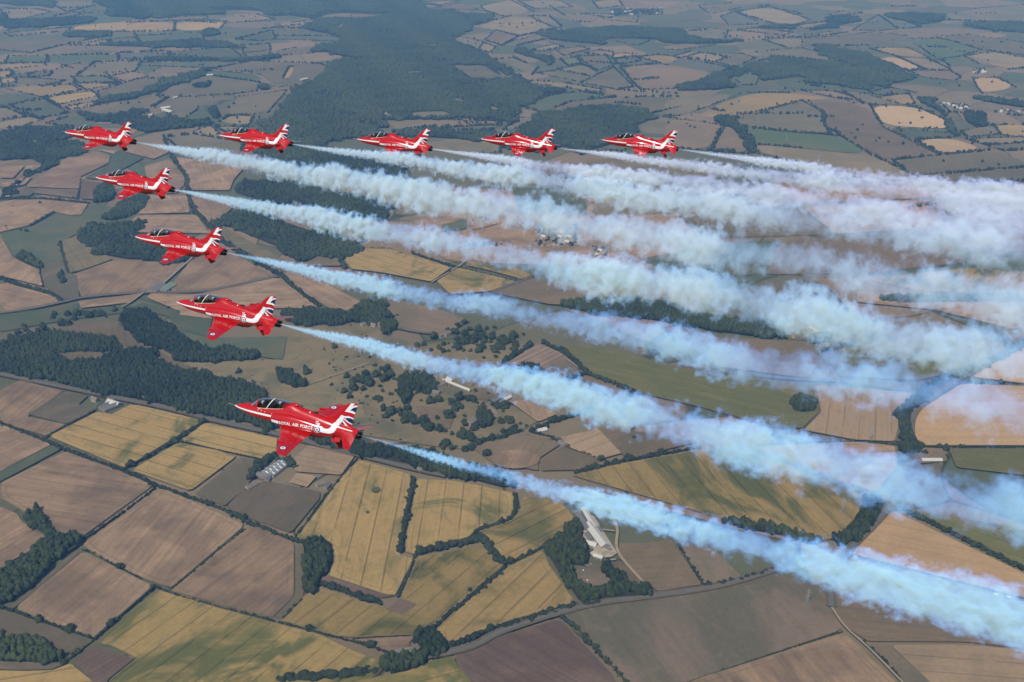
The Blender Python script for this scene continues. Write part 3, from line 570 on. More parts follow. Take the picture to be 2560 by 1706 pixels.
WOODS = """vast dark forest spreading down the middle of the far countryside|-779,3092 -847,3439 -862,3604 -848,4038 -803,4542 -794,4736 -667,4736 -920,4990 -945,4968 -950,5081 -860,5321 -973,5584 -1174,5783 -1120,6156 -910,6123 -790,6156 -721,6431 -865,6467 -1132,6504 -1170,6189 -1346,6396 -1497,6325 -1571,6615 -1984,6692 -2094,6189 -2249,6615 -2445,6770 -2671,7277 -643,7277 -519,6730 -586,6600 -235,6360 -77,6257 -201,5902 -284,5476 -297,5272 -190,5081 -97,4860 -59,4696 -10,4361 -29,4379 -92,4617 -277,4637 -161,4260 -53,4227 -10,4310 124,4038 71,3810 42,3691 -29,3439 -40,3508 -83,3543 -425,3543 -438,3508 -425,3395 -468,3330 -607,3168 -626,3008 -756,3008
dark wood showing between the two upper smoke trails|-772,2691 -777,2757 -761,2784 -671,2757 -525,2691 -311,2591 -293.4,2419.9 -435.9,2463.5 -498,2531 -674,2603 -752,2652
dark wood directly below the second jet of the top row|-799,3118 -604,3151 -405,3084 -300,2854 -403,2743 -553,2854 -724,3004
dark wood right of the third jet in the diagonal line|-722.2,2398.5 -729.4,2452.4 -718,2531 -670,2508 -461.3,2316.5 -369.7,2239.1 -359.3,2166.1 -384.8,2131.1 -439.5,2184 -454.8,2131.1 -560.1,2239.1 -642,2316.5
rounded hill wood behind the fourth and fifth top-row jets|-13,3330 100,3579 251,3756 364,3756 462,3678 490,3591 454,3508 410,3309 312,3168 210,3073 148,3168 107,3092 -2,3092
long ragged wood across the middle of the far right countryside|1467,5151 1565,5175 1608,4990 1697,4903 1671,4736 1663,4468 1711,4293 1593,4210 1514,4162 1392,4068 1319,4130 1211,4210 1225,4361 1027,4227 1044,4361 1029,4504 1082,4656 1166,4696 1216,4818 1322,4736 1450,4696 1507,4542 1539,4579 1473,4777
wedge of wood tapering above the top-row smoke|623,4038 856,4361 970,4542 1015,4468 914,4327 888,4130 944,4130 785,4068
narrow tree belt running down to the rightmost jet's smoke|696,3531 744,3591 775,3555 768,3439 783,3247 756,3064 732,3073 757,3288 742,3439
tree belt beside the pale straw field in the far right|1541,3892 1610,3921 1557,3704 1523,3531 1481,3373 1478,3288 1464,3330 1473,3417 1532,3555 1545,3704
compact copse below the far right village|1625,3653 1691,3653 1667,3531 1572,3406 1577,3508
thin wood above the far right village|1768,3950 1927,3783 1903,3730 1797,3810
hazy wood near the top of the far right|1879,6257 1998,6291 2047,6156 1890,5933 1581,5639 1778,5902
hazy wood left of the far right fields|820,5668 874,5476 1030,5321 1186,5321 1066,5223 760,5223
hazy tree belt in the upper far right|2307,6396 2594,6325 2431,5995 2278,5933 2205,6257
hazy wood round the most distant village|2494,5933 2953,5995 2763,5584 2566,5696
small hazy copse among the most distant fields|1423,5812 1556,5872 1553,5725 1341,5783
large branching dark wood behind the nearest jet|-958.4,1689.3 -944.7,1692.3 -907.4,1722 -884.5,1746.5 -839.5,1743.4 -800.5,1722 -748.9,1713 -725.6,1686.4 -736,1663.3 -826.2,1666.2 -832.6,1657.6 -811.4,1629.6 -771.3,1607.8 -744.4,1613.2 -716.7,1657.6 -686.9,1671.9 -652.5,1657.6 -623.1,1618.6 -572.6,1570.7 -545.2,1565.5 -522.1,1575.9 -454.3,1530 -414.2,1505.4 -391.1,1472 -361.9,1374.3 -485.2,1421.8 -632.7,1483.8 -715,1510.2 -784.1,1545 -853.7,1570.7 -905.7,1575.9
curved wood below the fourth jet of the diagonal line|-769.2,1810.2 -769.6,1853.7 -731.7,1853.7 -698.9,1810.2 -650,1771.5 -646.9,1752.7 -598.5,1710 -552.9,1663.3 -512.3,1669 -451.5,1663.3 -437.9,1635.2 -500.3,1621.4 -587.6,1621.4 -634.5,1663.3 -689,1716 -753.5,1784.2
long strip of wood under the lowest smoke trail|-318,1353.6 -275.3,1361.8 -230.4,1341.4 -165.5,1317.4 -81.8,1286.5 -1.2,1238.7 6.5,1207.1 -59.9,1238.7 -130.6,1265.9 -216.7,1299.9 -264.7,1321.4 -314.4,1345.4
wood right of the tail of the fourth diagonal jet|-460.8,1850.2 -379.8,1850.2 -337.8,1823.4 -318.4,1836.7 -293.3,1891.8 -273,1906 -253.6,1857.1 -246,1790.7 -263.6,1784.2 -316.3,1803.6 -342.3,1784.2 -448.4,1790.7
small copse beside the brown field below the smoke|-248.7,1790.7 -225.7,1797.1 -220.4,1771.5 -237.1,1734.2 -249.5,1752.7
elongated copse on the dry grass above the nearest jet|-407.2,1591.7 -391.8,1586.4 -373.9,1555.2 -351.9,1525 -369.4,1520 -398.6,1550.1
round copse in the striped field half hidden by smoke|17.7,1591.7 32.3,1607.8 48.7,1591.7 46,1575.9 20,1581.1
dense round copse in the middle of the parkland|-56.2,1435.2 -45.5,1444.3 -29.6,1417.4 -31.3,1391.3 -48.3,1387 -57.6,1408.6
belt of trees sheltering the manor gardens|-193,1550.1 -176.2,1570.7 -142.3,1560.3 -128.5,1530 -133.4,1500.5 -148.9,1495.7 -167.8,1530 -166.4,1462.6 -179.7,1462.6 -185.7,1500.5
long dark wood between the middle smoke trails|97.2,1894 178.7,1914.7 226,1904.3 333.8,1873.7 363.6,1814.8 477.2,1805.3 535.4,1777.3 518.3,1723.3 459.2,1723.3 355.8,1768.1 273.8,1805.3 210.4,1824.4 95.9,1863.6
small copse beside the farm between the smoke trails|555.2,1723.3 600.9,1741 587.2,1705.9 555.6,1697.3
thin dark tree belt at the right edge above the smoke|744.6,1919.9 1065.3,1914.7 1055.7,1894 752.2,1894
isolated oval copse standing in the green field|455.3,1455.5 463.6,1475.8 486.7,1489.5 500.8,1469 495.2,1442.3 471.8,1432.4 454.4,1439
curving belt of trees along the right-hand road|834.8,1615.1 747.5,1561.4 707.3,1517.6 652.5,1475.8 621.8,1429.2 598.1,1360.6 579.6,1302.6 598.3,1297 614.9,1360.6 639.3,1429.2 660.7,1462.2 711.2,1510.5 758.2,1554 824.8,1599.5
straight belt of trees by the straw field corner|505.1,1190.6 525.5,1185.7 509.3,1161.9 439.1,1081.6 423.6,1090.1
dark row of trees edging the golden field under smoke|288.4,1137.8 327.4,1121.6 404.8,1096.6 405,1088 325.3,1111.8 284.6,1131.9
dark wood strip at the left edge among stubble fields|-668.3,1152.8 -656.5,1151.2 -619,1127.6 -608.4,1106.2 -590.4,1106.2 -566,1094.3 -559.7,1082.5 -562.3,1070.9 -577,1051.1 -584.1,1026.4 -594.7,1000 -603.2,967 -618.2,957.2 -644.2,1013.1 -633.6,1034.6 -621.7,1062.4 -599.9,1094.3 -612.5,1103.2 -659.5,1137
copse in the bottom left corner|-592.2,901.2 -566.4,899 -537.1,899 -514.7,885.8 -495.7,872.8 -501.6,868.6 -537.8,868.6 -578.5,871.7
block of dark trees between stubble and golden wheat|-269.7,1091.3 -244.3,1088.4 -227.8,1062.4 -230.1,1023.7 -237.6,1007.8 -240.2,984.6 -252.5,984.6 -264,1051.1
dense copse beside the lane at the bottom centre|-116.6,896.8 -108.7,912.5 -94.8,914.8 -78.6,905.7 -70,890.1 -72.4,879.3 -94.8,872.8 -98.8,885.8
trees round the farmhouse at the bottom centre|-147.7,860.1 -137.8,879.3 -98.1,877.1 -94.4,868.6 -105.8,860.1 -124.6,853.9
wood wrapped round the left of the tent field|39.8,1088.4 71,1109.2 90.5,1133.8 91.2,1115.3 102.3,1068.1 93.1,1034.6 81.4,1040 71.4,1045.6 76.3,1010.4 82.3,997.4 107.3,992.2 105.4,967 80.3,964.6 71.7,987.1 59.7,1015.7 49,1045.6 39.4,1073.8
trees between the tent field and the lane|120.4,1040.6 131.7,1028.7 143,994.3 173.8,990.6 170,979.5 105.1,972.3 78.8,968.7 72.5,983.2 106.5,990.6 126.6,999.9
flat far wood near the left edge|-2353,5612 -2140,5612 -2074,5450 -2345,5450
long straight shelter belt across the green far fields|-1700,4797 -1356,4777 -1345,4736 -1678,4728
short straight shelter belt across the green far fields|-1345,4777 -1236,4777 -1222,4716 -1329,4716
curved shelter belt left of the forest|-1222,4777 -1077,4860 -1057,4797 -1201,4716
long diagonal wood above the top left jets|-1526,3783 -1548,3851 -1437,4068 -1399,4396 -1328,4542 -1301,4468 -1361,4162 -1419,3979
small oval copse left of the forest|-1293,4162 -1238,4210 -1216,4130 -1269,4099
round copse near the forest edge|-1020,4130 -990,4162 -963,4068 -996,4053
tall oval copse above the second top-row jet|-1110,3704 -1095,3743 -1030,3579 -1039,3531
far wood strung across the upper left fields|-2047,5223 -1810,5223 -1607,5372 -1427,5223 -1276,5035 -1382,5104 -1764,5127 -2006,5151
hazy wood at the top left edge|-3082,6325 -3036,6325 -2889,6059 -2616,6123 -2427,6189 -2390,5995 -2472,5872 -2819,5754
compact far copse in the green fields|-1664,5696 -1622,5725 -1539,5503 -1605,5450
hazy wood in the top left corner|-3438,7100 -3143,7277 -2862,6615 -3023,6770 -3323,6850
hazy wood in the upper left distance|-2838,7188 -2511,7015 -2217,6540 -2083,6123 -2398,6257 -2470,6615 -2722,6931
low hazy wood joining the great forest|-2208,6540 -2013,6653 -1653,6360 -2040,6270 -2066,6123
trees filling the village under the top left jet|-1714,3351 -1516,3417 -1434,3288 -1482,3187 -1301,3092 -1306,3008 -1556,3008
trees of the village above the top left jet|-1577,3653 -1403,3579 -1374,3704 -1245,3508 -1181,3579 -1154,3508 -1037,3485 -1194,3351 -1327,3439 -1412,3531 -1547,3604
winding tree belt left of the second diagonal jet|-1590,3084 -1555,3169 -1368,3186 -1300,3118 -1367,3052 -1373,2927 -1375,2784 -1338,2615 -1345,2615 -1385,2826 -1383,2942 -1476,3036 -1546,2988
small dark copse under the second diagonal jet|-1104,2591 -1140,2730 -1106,2730 -1071,2652 -1060,2579 -1087,2567
valley wood behind the third diagonal jet|-1040.6,2316.5 -1024.2,2377.6 -970.4,2367.2 -944.4,2398.5 -906.8,2326.5 -797.1,2175 -720.2,2166.1 -719.4,2131.1 -895.9,2139.7 -962.8,2229.8 -1021,2316.5
scrubby wood beneath the second diagonal jet|-1022.9,2419.9 -1025,2531 -1008,2627 -975,2627 -959,2567 -960.3,2485.8 -972,2419.9
curved copse between pale fields at the left edge|-1126.6,2157.2 -1126.9,2193 -1043.3,2105.5 -1035.7,2080.4 -1099.7,2131.1
little clump in the dull green field at the left|-980.7,2047.7 -971.9,2047.7 -944,1992.5 -955.5,1992.5
winding valley trees right of the great forest|-11,4990 64,5127 118,4860 216,4818 166,4579 143,4736
trees hiding the village in the upper middle distance|118,5584 369,5696 630,5812 950,5696 899,5372 711,5372 479,5424 451,5175 269,5321 178,5424
tree belt trailing right from the great forest|-59,4736 3,4432 112,4038 209,4068 232,4038 122,3979 28,4162
trees round the hamlet behind the third top-row jet|-397,3373 -234,3395 -200,3330 -79,3351 -37,3288 -76,3227 -278,3288 -368,3288"""
HEDGES = """hedge between the two big stubble fields at the lower left|3|-565.4,1092.8 -553.1,1112.3 -532.2,1156 -506,1219.7
dark hedge below the golden wheat field at the left|4|-821.4,1408.6 -812,1402.1 -771.4,1378.6 -713,1345.4 -679.1,1323.3 -619.4,1290.3 -562.6,1260.4 -507,1222.7
dark hedge between stubble and the grey paddocks|4|-500.2,1219.7 -461.2,1199.1 -414.9,1175.6 -374.6,1149.6 -353.5,1130.7 -327,1118.4 -298,1100.2 -272.5,1088.4
hedge splitting the two stubble fields beside the dark copse|3|-355.7,1116.8 -370.2,1088.4 -377.4,1075.3 -397.8,1029.1 -407.6,1010.4 -415.5,994.8
broken hedge below the ribbed stubble field|2|-554.6,1073.8 -537.9,1066.6 -503.1,1042.8 -472.6,1023.7 -459.3,1014.4
hedge between lower stubble and rippled golden field|3|-476.2,905.7 -469.2,925.1 -464.3,938 -454.2,959.7 -437.5,998.7
hedge under the lowest left stubble field|3|-616.2,963.3 -587.5,953.6 -563,941.6 -536.3,931 -510,920.5 -478.2,906.8
short hedge meeting the pale ploughed patch|2|-493.8,871.7 -487.1,885.8 -477.3,904.6
hedge along the top of the rippled golden field|2.5|-437.9,1000 -411.5,984.6 -374.7,970.8 -333.4,956 -301.9,945.2 -274.3,935.7 -234.9,920.5 -220.9,914.8
thin hedge above the bottom centre farmhouse|2.5|-255.3,927.5 -233.5,920.5 -200.3,909.1 -180.7,902.3 -161.2,895.7 -138.3,883.6
short hedge below the block of dark trees|3|-268,944 -259,963.3 -251.8,977
hedge between grey paddock and tall golden field|3.5|-284.5,1103.2 -275.7,1133.8 -265.7,1182.2 -250.5,1230.3 -239.3,1273.9 -230.4,1296.6
thick straight hedge down between two golden fields|5|-141.4,1241 -142.8,1182.2 -142.7,1140.1 -144.2,1109.2 -142.9,1068.1
bent hedge closing the foot of the golden field|3.5|-125.6,1051.1 -128.3,1023.7 -137.4,979.5
bushy hedge of trees curving between the golden fields|6|-121.4,1062.4 -113.3,1070.9 -92.6,1076.7 -57.9,1089.8 -42.2,1100.2 -29.3,1079.6 -20.2,1062.4 -11.3,1042.8
hedge climbing to the lowest smoke trail|4|-48,1112.3 -12.1,1133.8 0.8,1146.4 6.4,1169 5.6,1202.5
long diagonal hedge across the golden fields|4.5|-6.2,1038.7 -34.4,1000 -51.8,977 -74.8,947.6 -96.5,917.1
hedge leading to the wood round the tent field|3|-2.7,1045.6 12.9,1056.7 39.5,1079.6
bushy hedge beside the dark ploughed strip|5|-233.5,1003.9 -212.1,994.8 -178.1,977 -157.6,969.5
low hedge above the pale strip by the farmhouse|1.5|-181.3,906.8 -110.2,911.4
hedge of trees along the lane above the purple-brown field|5|-70.2,894.6 -35.4,914.8 -16.7,924 8.6,933.3 31.1,945.2 55.6,957.2 105.6,969.5
hedge on the right of the purple-brown field|4|56.7,945.2 77.7,921.7 98.6,881.4 111.5,860.1 130.2,825.5
hedge between brown and green paddocks near the lane|3|216.8,1085.9 235.8,1001.8
hedge along the curving lane under the smoke|4|235.5,999.9 286.6,1013.2 302.9,1020.9 327.7,1032.7
low pale hedge below the dull green field|1.8|380.8,918.5 195.5,841.8
hedge beside the bottom right track|3|400.1,900.4 413.1,872 421.3,844.7
hedge left of the big golden wheat field|3|-719.3,1355.6 -716.9,1370.1 -701.6,1395.6 -676.7,1444.3
gappy hedge between the golden wheat fields at the left|2.5|-565.1,1267.8 -561,1279 -538.6,1309.6 -527,1331.3 -517.3,1347.4 -508.1,1366 -500.2,1382.8 -491.8,1406.4
thin hedge between two golden fields left of the barns|2|-506.3,1345.4 -445.7,1321.4 -364.7,1290.3
tall screen of trees left of the glass-roofed barns|7|-378.6,1245.8 -361.5,1294.1 -347.7,1305.7
curved screen of trees right of the glass-roofed barns|7|-346.6,1290.3 -326.9,1282.7 -315.2,1264.1
roadside hedge on top of the big golden field|3|-624.9,1467.3 -566.3,1444.3 -507.9,1417.4
thick hedge left of the striped field|6|-13.5,1618.6 36.3,1698.1
hedge curving round the striped field|5|59.1,1704.1 90.1,1663.3 110.5,1629.6 129,1578.5 92.1,1550.1
double-width tree belt at the foot of the parkland|6|-53.3,1341.4 -22.3,1357.7 15.7,1376.4
short tree belt inside the parkland|5|-14,1374.3 7.3,1391.3
belt of trees running into smoke right of the parkland|6|30.7,1378.6 63.7,1408.6 129,1444.3
hedge below the pale field right of the parkland|3.5|30.6,1374.3 59.9,1361.8 77.7,1337.3 128.4,1294.1
row of trees along the top of the green-gold field|4|92.8,1256.3 122.3,1267 158.8,1286 223.2,1308.2 289.2,1331.1
thick hedge at the left of the bright green field|5|88.1,1680.3 110.7,1631 128.2,1576.5
hedge below the pale field with pylons|3|588.5,1336.9 524.9,1345.7 374.6,1336.9
hedge between two straw fields at the right edge|2|758.6,1537.8 886.5,1530.5
hedge below the right-hand straw field|2|616.1,1330 791.7,1327.1
long winding belt of trees passing behind the jets|7|-1127,3257 -1033,3036 -931,2826 -866,2627 -814.1,2497.1 -737.3,2367.2 -676,2258 -586.6,2148.5 -501.4,2047.7 -442.5,1954.6 -386.5,1875.4
hedge beside the lane above the fourth diagonal jet|2.5|-501.8,2035.6 -584.8,1981
low hedge across the stubble above the third diagonal jet|1.8|-949.3,2463.5 -804.3,2474.6
hedge of trees at the left edge by the pale field|5|-1112.3,2039.6 -1029.8,1984.8 -951.1,1939.8 -911.2,1896.4
hedge left of the pale striped meadow|4|-1062.8,2258 -1016.4,2166.1 -966.6,2063.9
hedge below the pale striped meadow|2.5|-947.2,2059.8 -895.9,2131.1
row of hedgerow trees left of the second diagonal jet|4|-1372,2603 -1248,2609 -1109,2567
short dark hedge below the green far field|4|-1214,2784 -1155,2603
bushy hedge at the corner of the left tan field|5|-1184.6,2377.6 -1171,2491.4
short hedge right of the pale left field|3|-1043.3,2105.5 -1021.9,2047.7 -983.6,1977.2
curved belt of trees left of the golden field in the smoke|7|-368,2088.1 -383.6,2141.3 -381.6,2231.4 -348.3,2278.9
hedge on top of the golden field in the smoke|3|-375.9,2219.8 -276.9,2214
zigzag hedge above the golden fields in the smoke|4|-227.2,2185.5 -177.5,2141.3 -121.6,2093.3 -34.7,2037 12.7,2007.4 45.9,2042
short hedge between the two golden fields in the smoke|3|-121.4,2088.1 -168,2007.4
dense roadside trees carrying the curved belt to the right edge|9|1029.5,1757.1 944.6,1692.2 876.8,1639.1 825.4,1601
row of trees along the bottom edge|6|-251.8,841.6 -211.1,845.6 -170.3,849.7 -150.2,856"""
ROADS = """asphalt|9|-901.4,1577 -889.8,1572.3 -846.9,1555.2 -778,1530 -713.1,1505.4 -629.5,1474.3 -569.1,1453.4 -505.4,1424 -480,1410.8 -420.2,1387 -359.8,1363.9 -327.3,1348.7 -237.9,1307.6 -142.2,1264.1 -91.4,1245.8
asphalt|7|329.8,1030.7 291.5,1013.2 241.7,994.3 177.3,980.6 104.8,967.9 56.7,950.2 10,928.6 -24.1,910.2 -39.4,894 -70,881.9 -128.5,870.4
track|6|136.7,1138.7 141.3,1116.2 133.8,1077.4 139,1052.7 157.1,1013.2 172.8,982.5
asphalt|9|1030.4,1759 947,1697.3 835,1607.3 752.4,1539.3 679.3,1469 644,1429.2 619.8,1372.7 607.3,1313.9 588.5,1269.7 537.1,1187.8 488.6,1131.5 440.9,1079.2 402.6,1030.4 387.6,992.1 379.5,958
track|4|379.5,958 384.5,923.5 401.6,890.8 419.6,840 428,815.8
asphalt|8|-1020.4,1834.4 -964.8,1854.7 -909.8,1892.9 -876.7,1921.5 -762.4,1947.2 -651.5,1943.5 -589.6,1977.2 -502.6,2039.6
track|5|-761.2,1943.5 -770.9,1889.4 -783.2,1861.5
track|6|-737.6,1984.8 -723,2122.5 -718.5,2193
track|3|-350.3,1529 -307.6,1565.5 -248.3,1618.6
asphalt|6|505.4,1191.7 442.3,1253.7 370.8,1319.6 329.4,1336.9
asphalt|6|294.2,1607.3 358.4,1576.5 489.1,1550.3 565.9,1546.6 676.3,1505.6
track|3|557.7,1639.1 560.4,1539.3 525.8,1348.7
track|5|-170.9,1997.7 -121.4,2088.1 -97.3,2141.3
asphalt|6|-47.2,1931.9 -23,1969.1 12.7,2002.6 49.6,2042
track|4|-3.6,1472 41.9,1404.3
track|8|-840,4194 -947,4109 -1037,4293 -1093,4396 -1235,4468 -1299,4486
track|4|-341,1301.8 -336.6,1341.4
track|3|86,1048.6 95,1032.7 103.3,1044.6
asphalt|5|-220.1,1768.3 -181.9,1747.7 -140.1,1739.1 -119.8,1743.4
track|4|120.1,1114 139.3,1109.6
track|5|123.6,1048.6 138.8,1050.6"""
TREES = """park|-286,1562.9 -254.1,1570.7 -234.9,1568.1 -242.1,1607.8 -229.4,1591.7 -220.1,1583.8 -272.5,1542.5 -255.1,1542.5 -243.6,1535 -263.9,1547.6 -224.2,1527.5 -219.9,1550.1 -211,1565.5 -202.9,1555.2 -196.5,1550.1 -267.8,1517.6 -251.4,1515.1 -241.4,1490.9 -222.1,1481.4 -217.6,1510.2 -202.5,1498.1 -196.1,1512.7 -269.4,1488.5 -281.3,1507.8 -307,1532.5
parkarc|-207.8,1444.3 -196.3,1430.7 -201.7,1419.6 -192.9,1439.7 -189.6,1408.6 -181.9,1439.7 -178.4,1426.3 -169.3,1446.6 -167,1421.8 -160.1,1417.4 -170.1,1408.6 -154.2,1399.9 -141.9,1393.5 -131.4,1382.8 -139.1,1399.9 -118.6,1415.2 -99.4,1421.8
parkhouse|-149.7,1476.7 -134.7,1472 -120.4,1476.7 -159.8,1502.9 -92.9,1444.3 -75.5,1424 -73.3,1395.6 -58.9,1382.8 -87.9,1453.4 -97.5,1467.3 -71.1,1479 -64.3,1476.7 -57.3,1469.6 -47.1,1465 -37.1,1465 -12.4,1453.4 -23.5,1453.4 -5.8,1462.6 -14.5,1439.7 -16.4,1404.3 -5.6,1413 -3.4,1404.3 13.8,1399.9 22.3,1393.5 -87,1481.4 -91.9,1490.9 -60.8,1507.8 -40,1500.5
parkfoot|-114.1,1378.6 -104.4,1376.4 -93.2,1366 -37.9,1305.7 -71.2,1321.4 -61.1,1325.3 -100.9,1335.3 -92,1325.3 -104.4,1325.3 -109,1333.3 -86,1329.3 -67.1,1374.3 -66.6,1361.8 -77.9,1378.6 -61.9,1349.5 -74.8,1357.7
upper|-107.1,1746.5 -103.5,1777.8 -93.6,1790.7 -80.7,1762 -71.1,1746.5 -63.5,1752.7 -48.3,1765.2 -34.1,1771.5 -35,1746.5 -88.3,1728.1 -95.7,1722 -103,1716 -82.5,1710 -102.1,1698.1 -89.6,1698.1 -72.2,1704.1 -67.7,1722 -64.2,1692.3 -55,1722 -52,1704.1 -53.9,1680.6 -39.3,1704.1 -37.1,1722 -24.3,1716 -16.8,1728.1 -11.6,1704.1 -22.7,1680.6 -36.5,1686.4 -31.2,1663.3 -16.4,1674.8 -6.5,1698.1 -60.9,1666.2 -75.8,1666.2 -88.3,1669 -98.5,1674.8
upperedge|-23.7,1657.6 -28.4,1640.7 1,1704.1 6,1686.4 -1.5,1674.8 3.5,1669 1,1728.1 21.6,1740.3 8.7,1734.2 -50.3,1637.9 -108.8,1680.6 -115.4,1666.2 -125.2,1663.3 -133.5,1677.7 -147.8,1669 -126.9,1692.3 -117.2,1698.1 -146.6,1722 -174.4,1689.3 -162.1,1692.3 -123.3,1758.9
grass|-255.9,1640.7 -275.9,1643.5 -297.3,1639.6 -361.9,1591.7 -357.1,1578.5 -325.8,1680.6 -226.1,1826.7 -235.1,1823.4
avenue|532.8,1171.3 537.2,1164.2 542.8,1157.2 548.4,1150.2 550.7,1145.6 555.7,1141 560.7,1136.4 564.8,1129.6 570.2,1122.9 573.8,1115.3 579.1,1114 582.5,1107.4 587.2,1100.9 591.6,1094.4 596.3,1090.1 600.2,1083.7 605.3,1079.5 609.4,1074.1 613.6,1067 618.1,1062.9 623.1,1057.9 626.7,1050.6 631.3,1045.4 635.8,1041.4 640.2,1034.6
greenrow|134.9,1572.7 141.3,1567.4 147.7,1561.4 154,1555.5 160.3,1548.8 166.7,1545.1 173.6,1539.3 181.2,1529.8 186.7,1524.8 192,1521.2 203.2,1507 196.2,1503.4 211.9,1496.4 193.8,1496.4
strawrow|784.6,1548.1 795.4,1541.5 804.9,1541.5 812.3,1541.5 836.6,1539.3
yardtree|622.5,1331.1 621.1,1311.1 637.8,1308.2 608.8,1313.9 655.6,1319.6 649.9,1302.6 683.2,1332.9 687.7,1332.9 650.4,1329.4 590.5,1342.8
palefield|126.5,1342.8 189.1,1354.6 131.7,1294.3 140.7,1278.9 94.4,1259 101.8,1261.6 110.6,1264.3 121.1,1269.7 172.8,1294.3 223.9,1313.9 152.7,1283.2
farmrow|567.5,1667.8 577.6,1671.9 588.6,1678.6 599.3,1684.5 607.8,1688.8 616.4,1693 631.7,1701.6
stubbletree|-537.9,1066.6 -374.1,1151.2 -362,1143.3 -469.2,925.1 -467,929.8 -464.3,938 -490.7,879.3 -487.1,885.8 -496.6,867.5 -587.5,953.6 -553,936.8 -517.2,922.8 -510,920.5 -499.1,914.8 -374.7,970.8 -633.9,1042.8 -503.1,1042.8 -492.1,1035.9
copserow|-586.2,913.6 -572.2,910.2 -563.1,909.1 -555.9,906.8 -547.7,905.7 -536.6,903.5
wheattree|-501.3,1382.8 -508.1,1366 -517.8,1345.4 -522.6,1337.3 -527,1331.3 -491.2,1404.3 -491.7,1421.8 -513.2,1428.5 -561.3,1277.1 -538.6,1309.6 -545.7,1299.9 -383.3,1370.1 -394.4,1372.2
valley|-791.2,1853.7 -796.5,1823.4 -810.8,1833.4 -824.1,1840.1 -847,1836.7 -828.5,1823.4 -860.9,1784.2 -873.8,1830 -897.8,1816.7 -854,1810.2 -892.3,1762 -900,1752.7 -906.3,1737.2 -925.9,1758.9 -935.4,1774.7 -936,1746.5 -939.3,1725.1 -866.2,1784.2 -853.1,1784.2 -900.6,1830 -841.5,1843.5 -855.1,1830
lone|-476,1581.1 -361.1,1589.1 -686.2,1863.9
goldtree|-144,1070.9 -119.5,1061 -118.8,1073.8 -1,1046.9 12.9,1056.7 23.4,1065.2 -13,1133.8 4.5,1169 -167.7,897.9 -160.5,895.7 -62.9,871.7 -233.8,921.7 90.3,1045.6"""
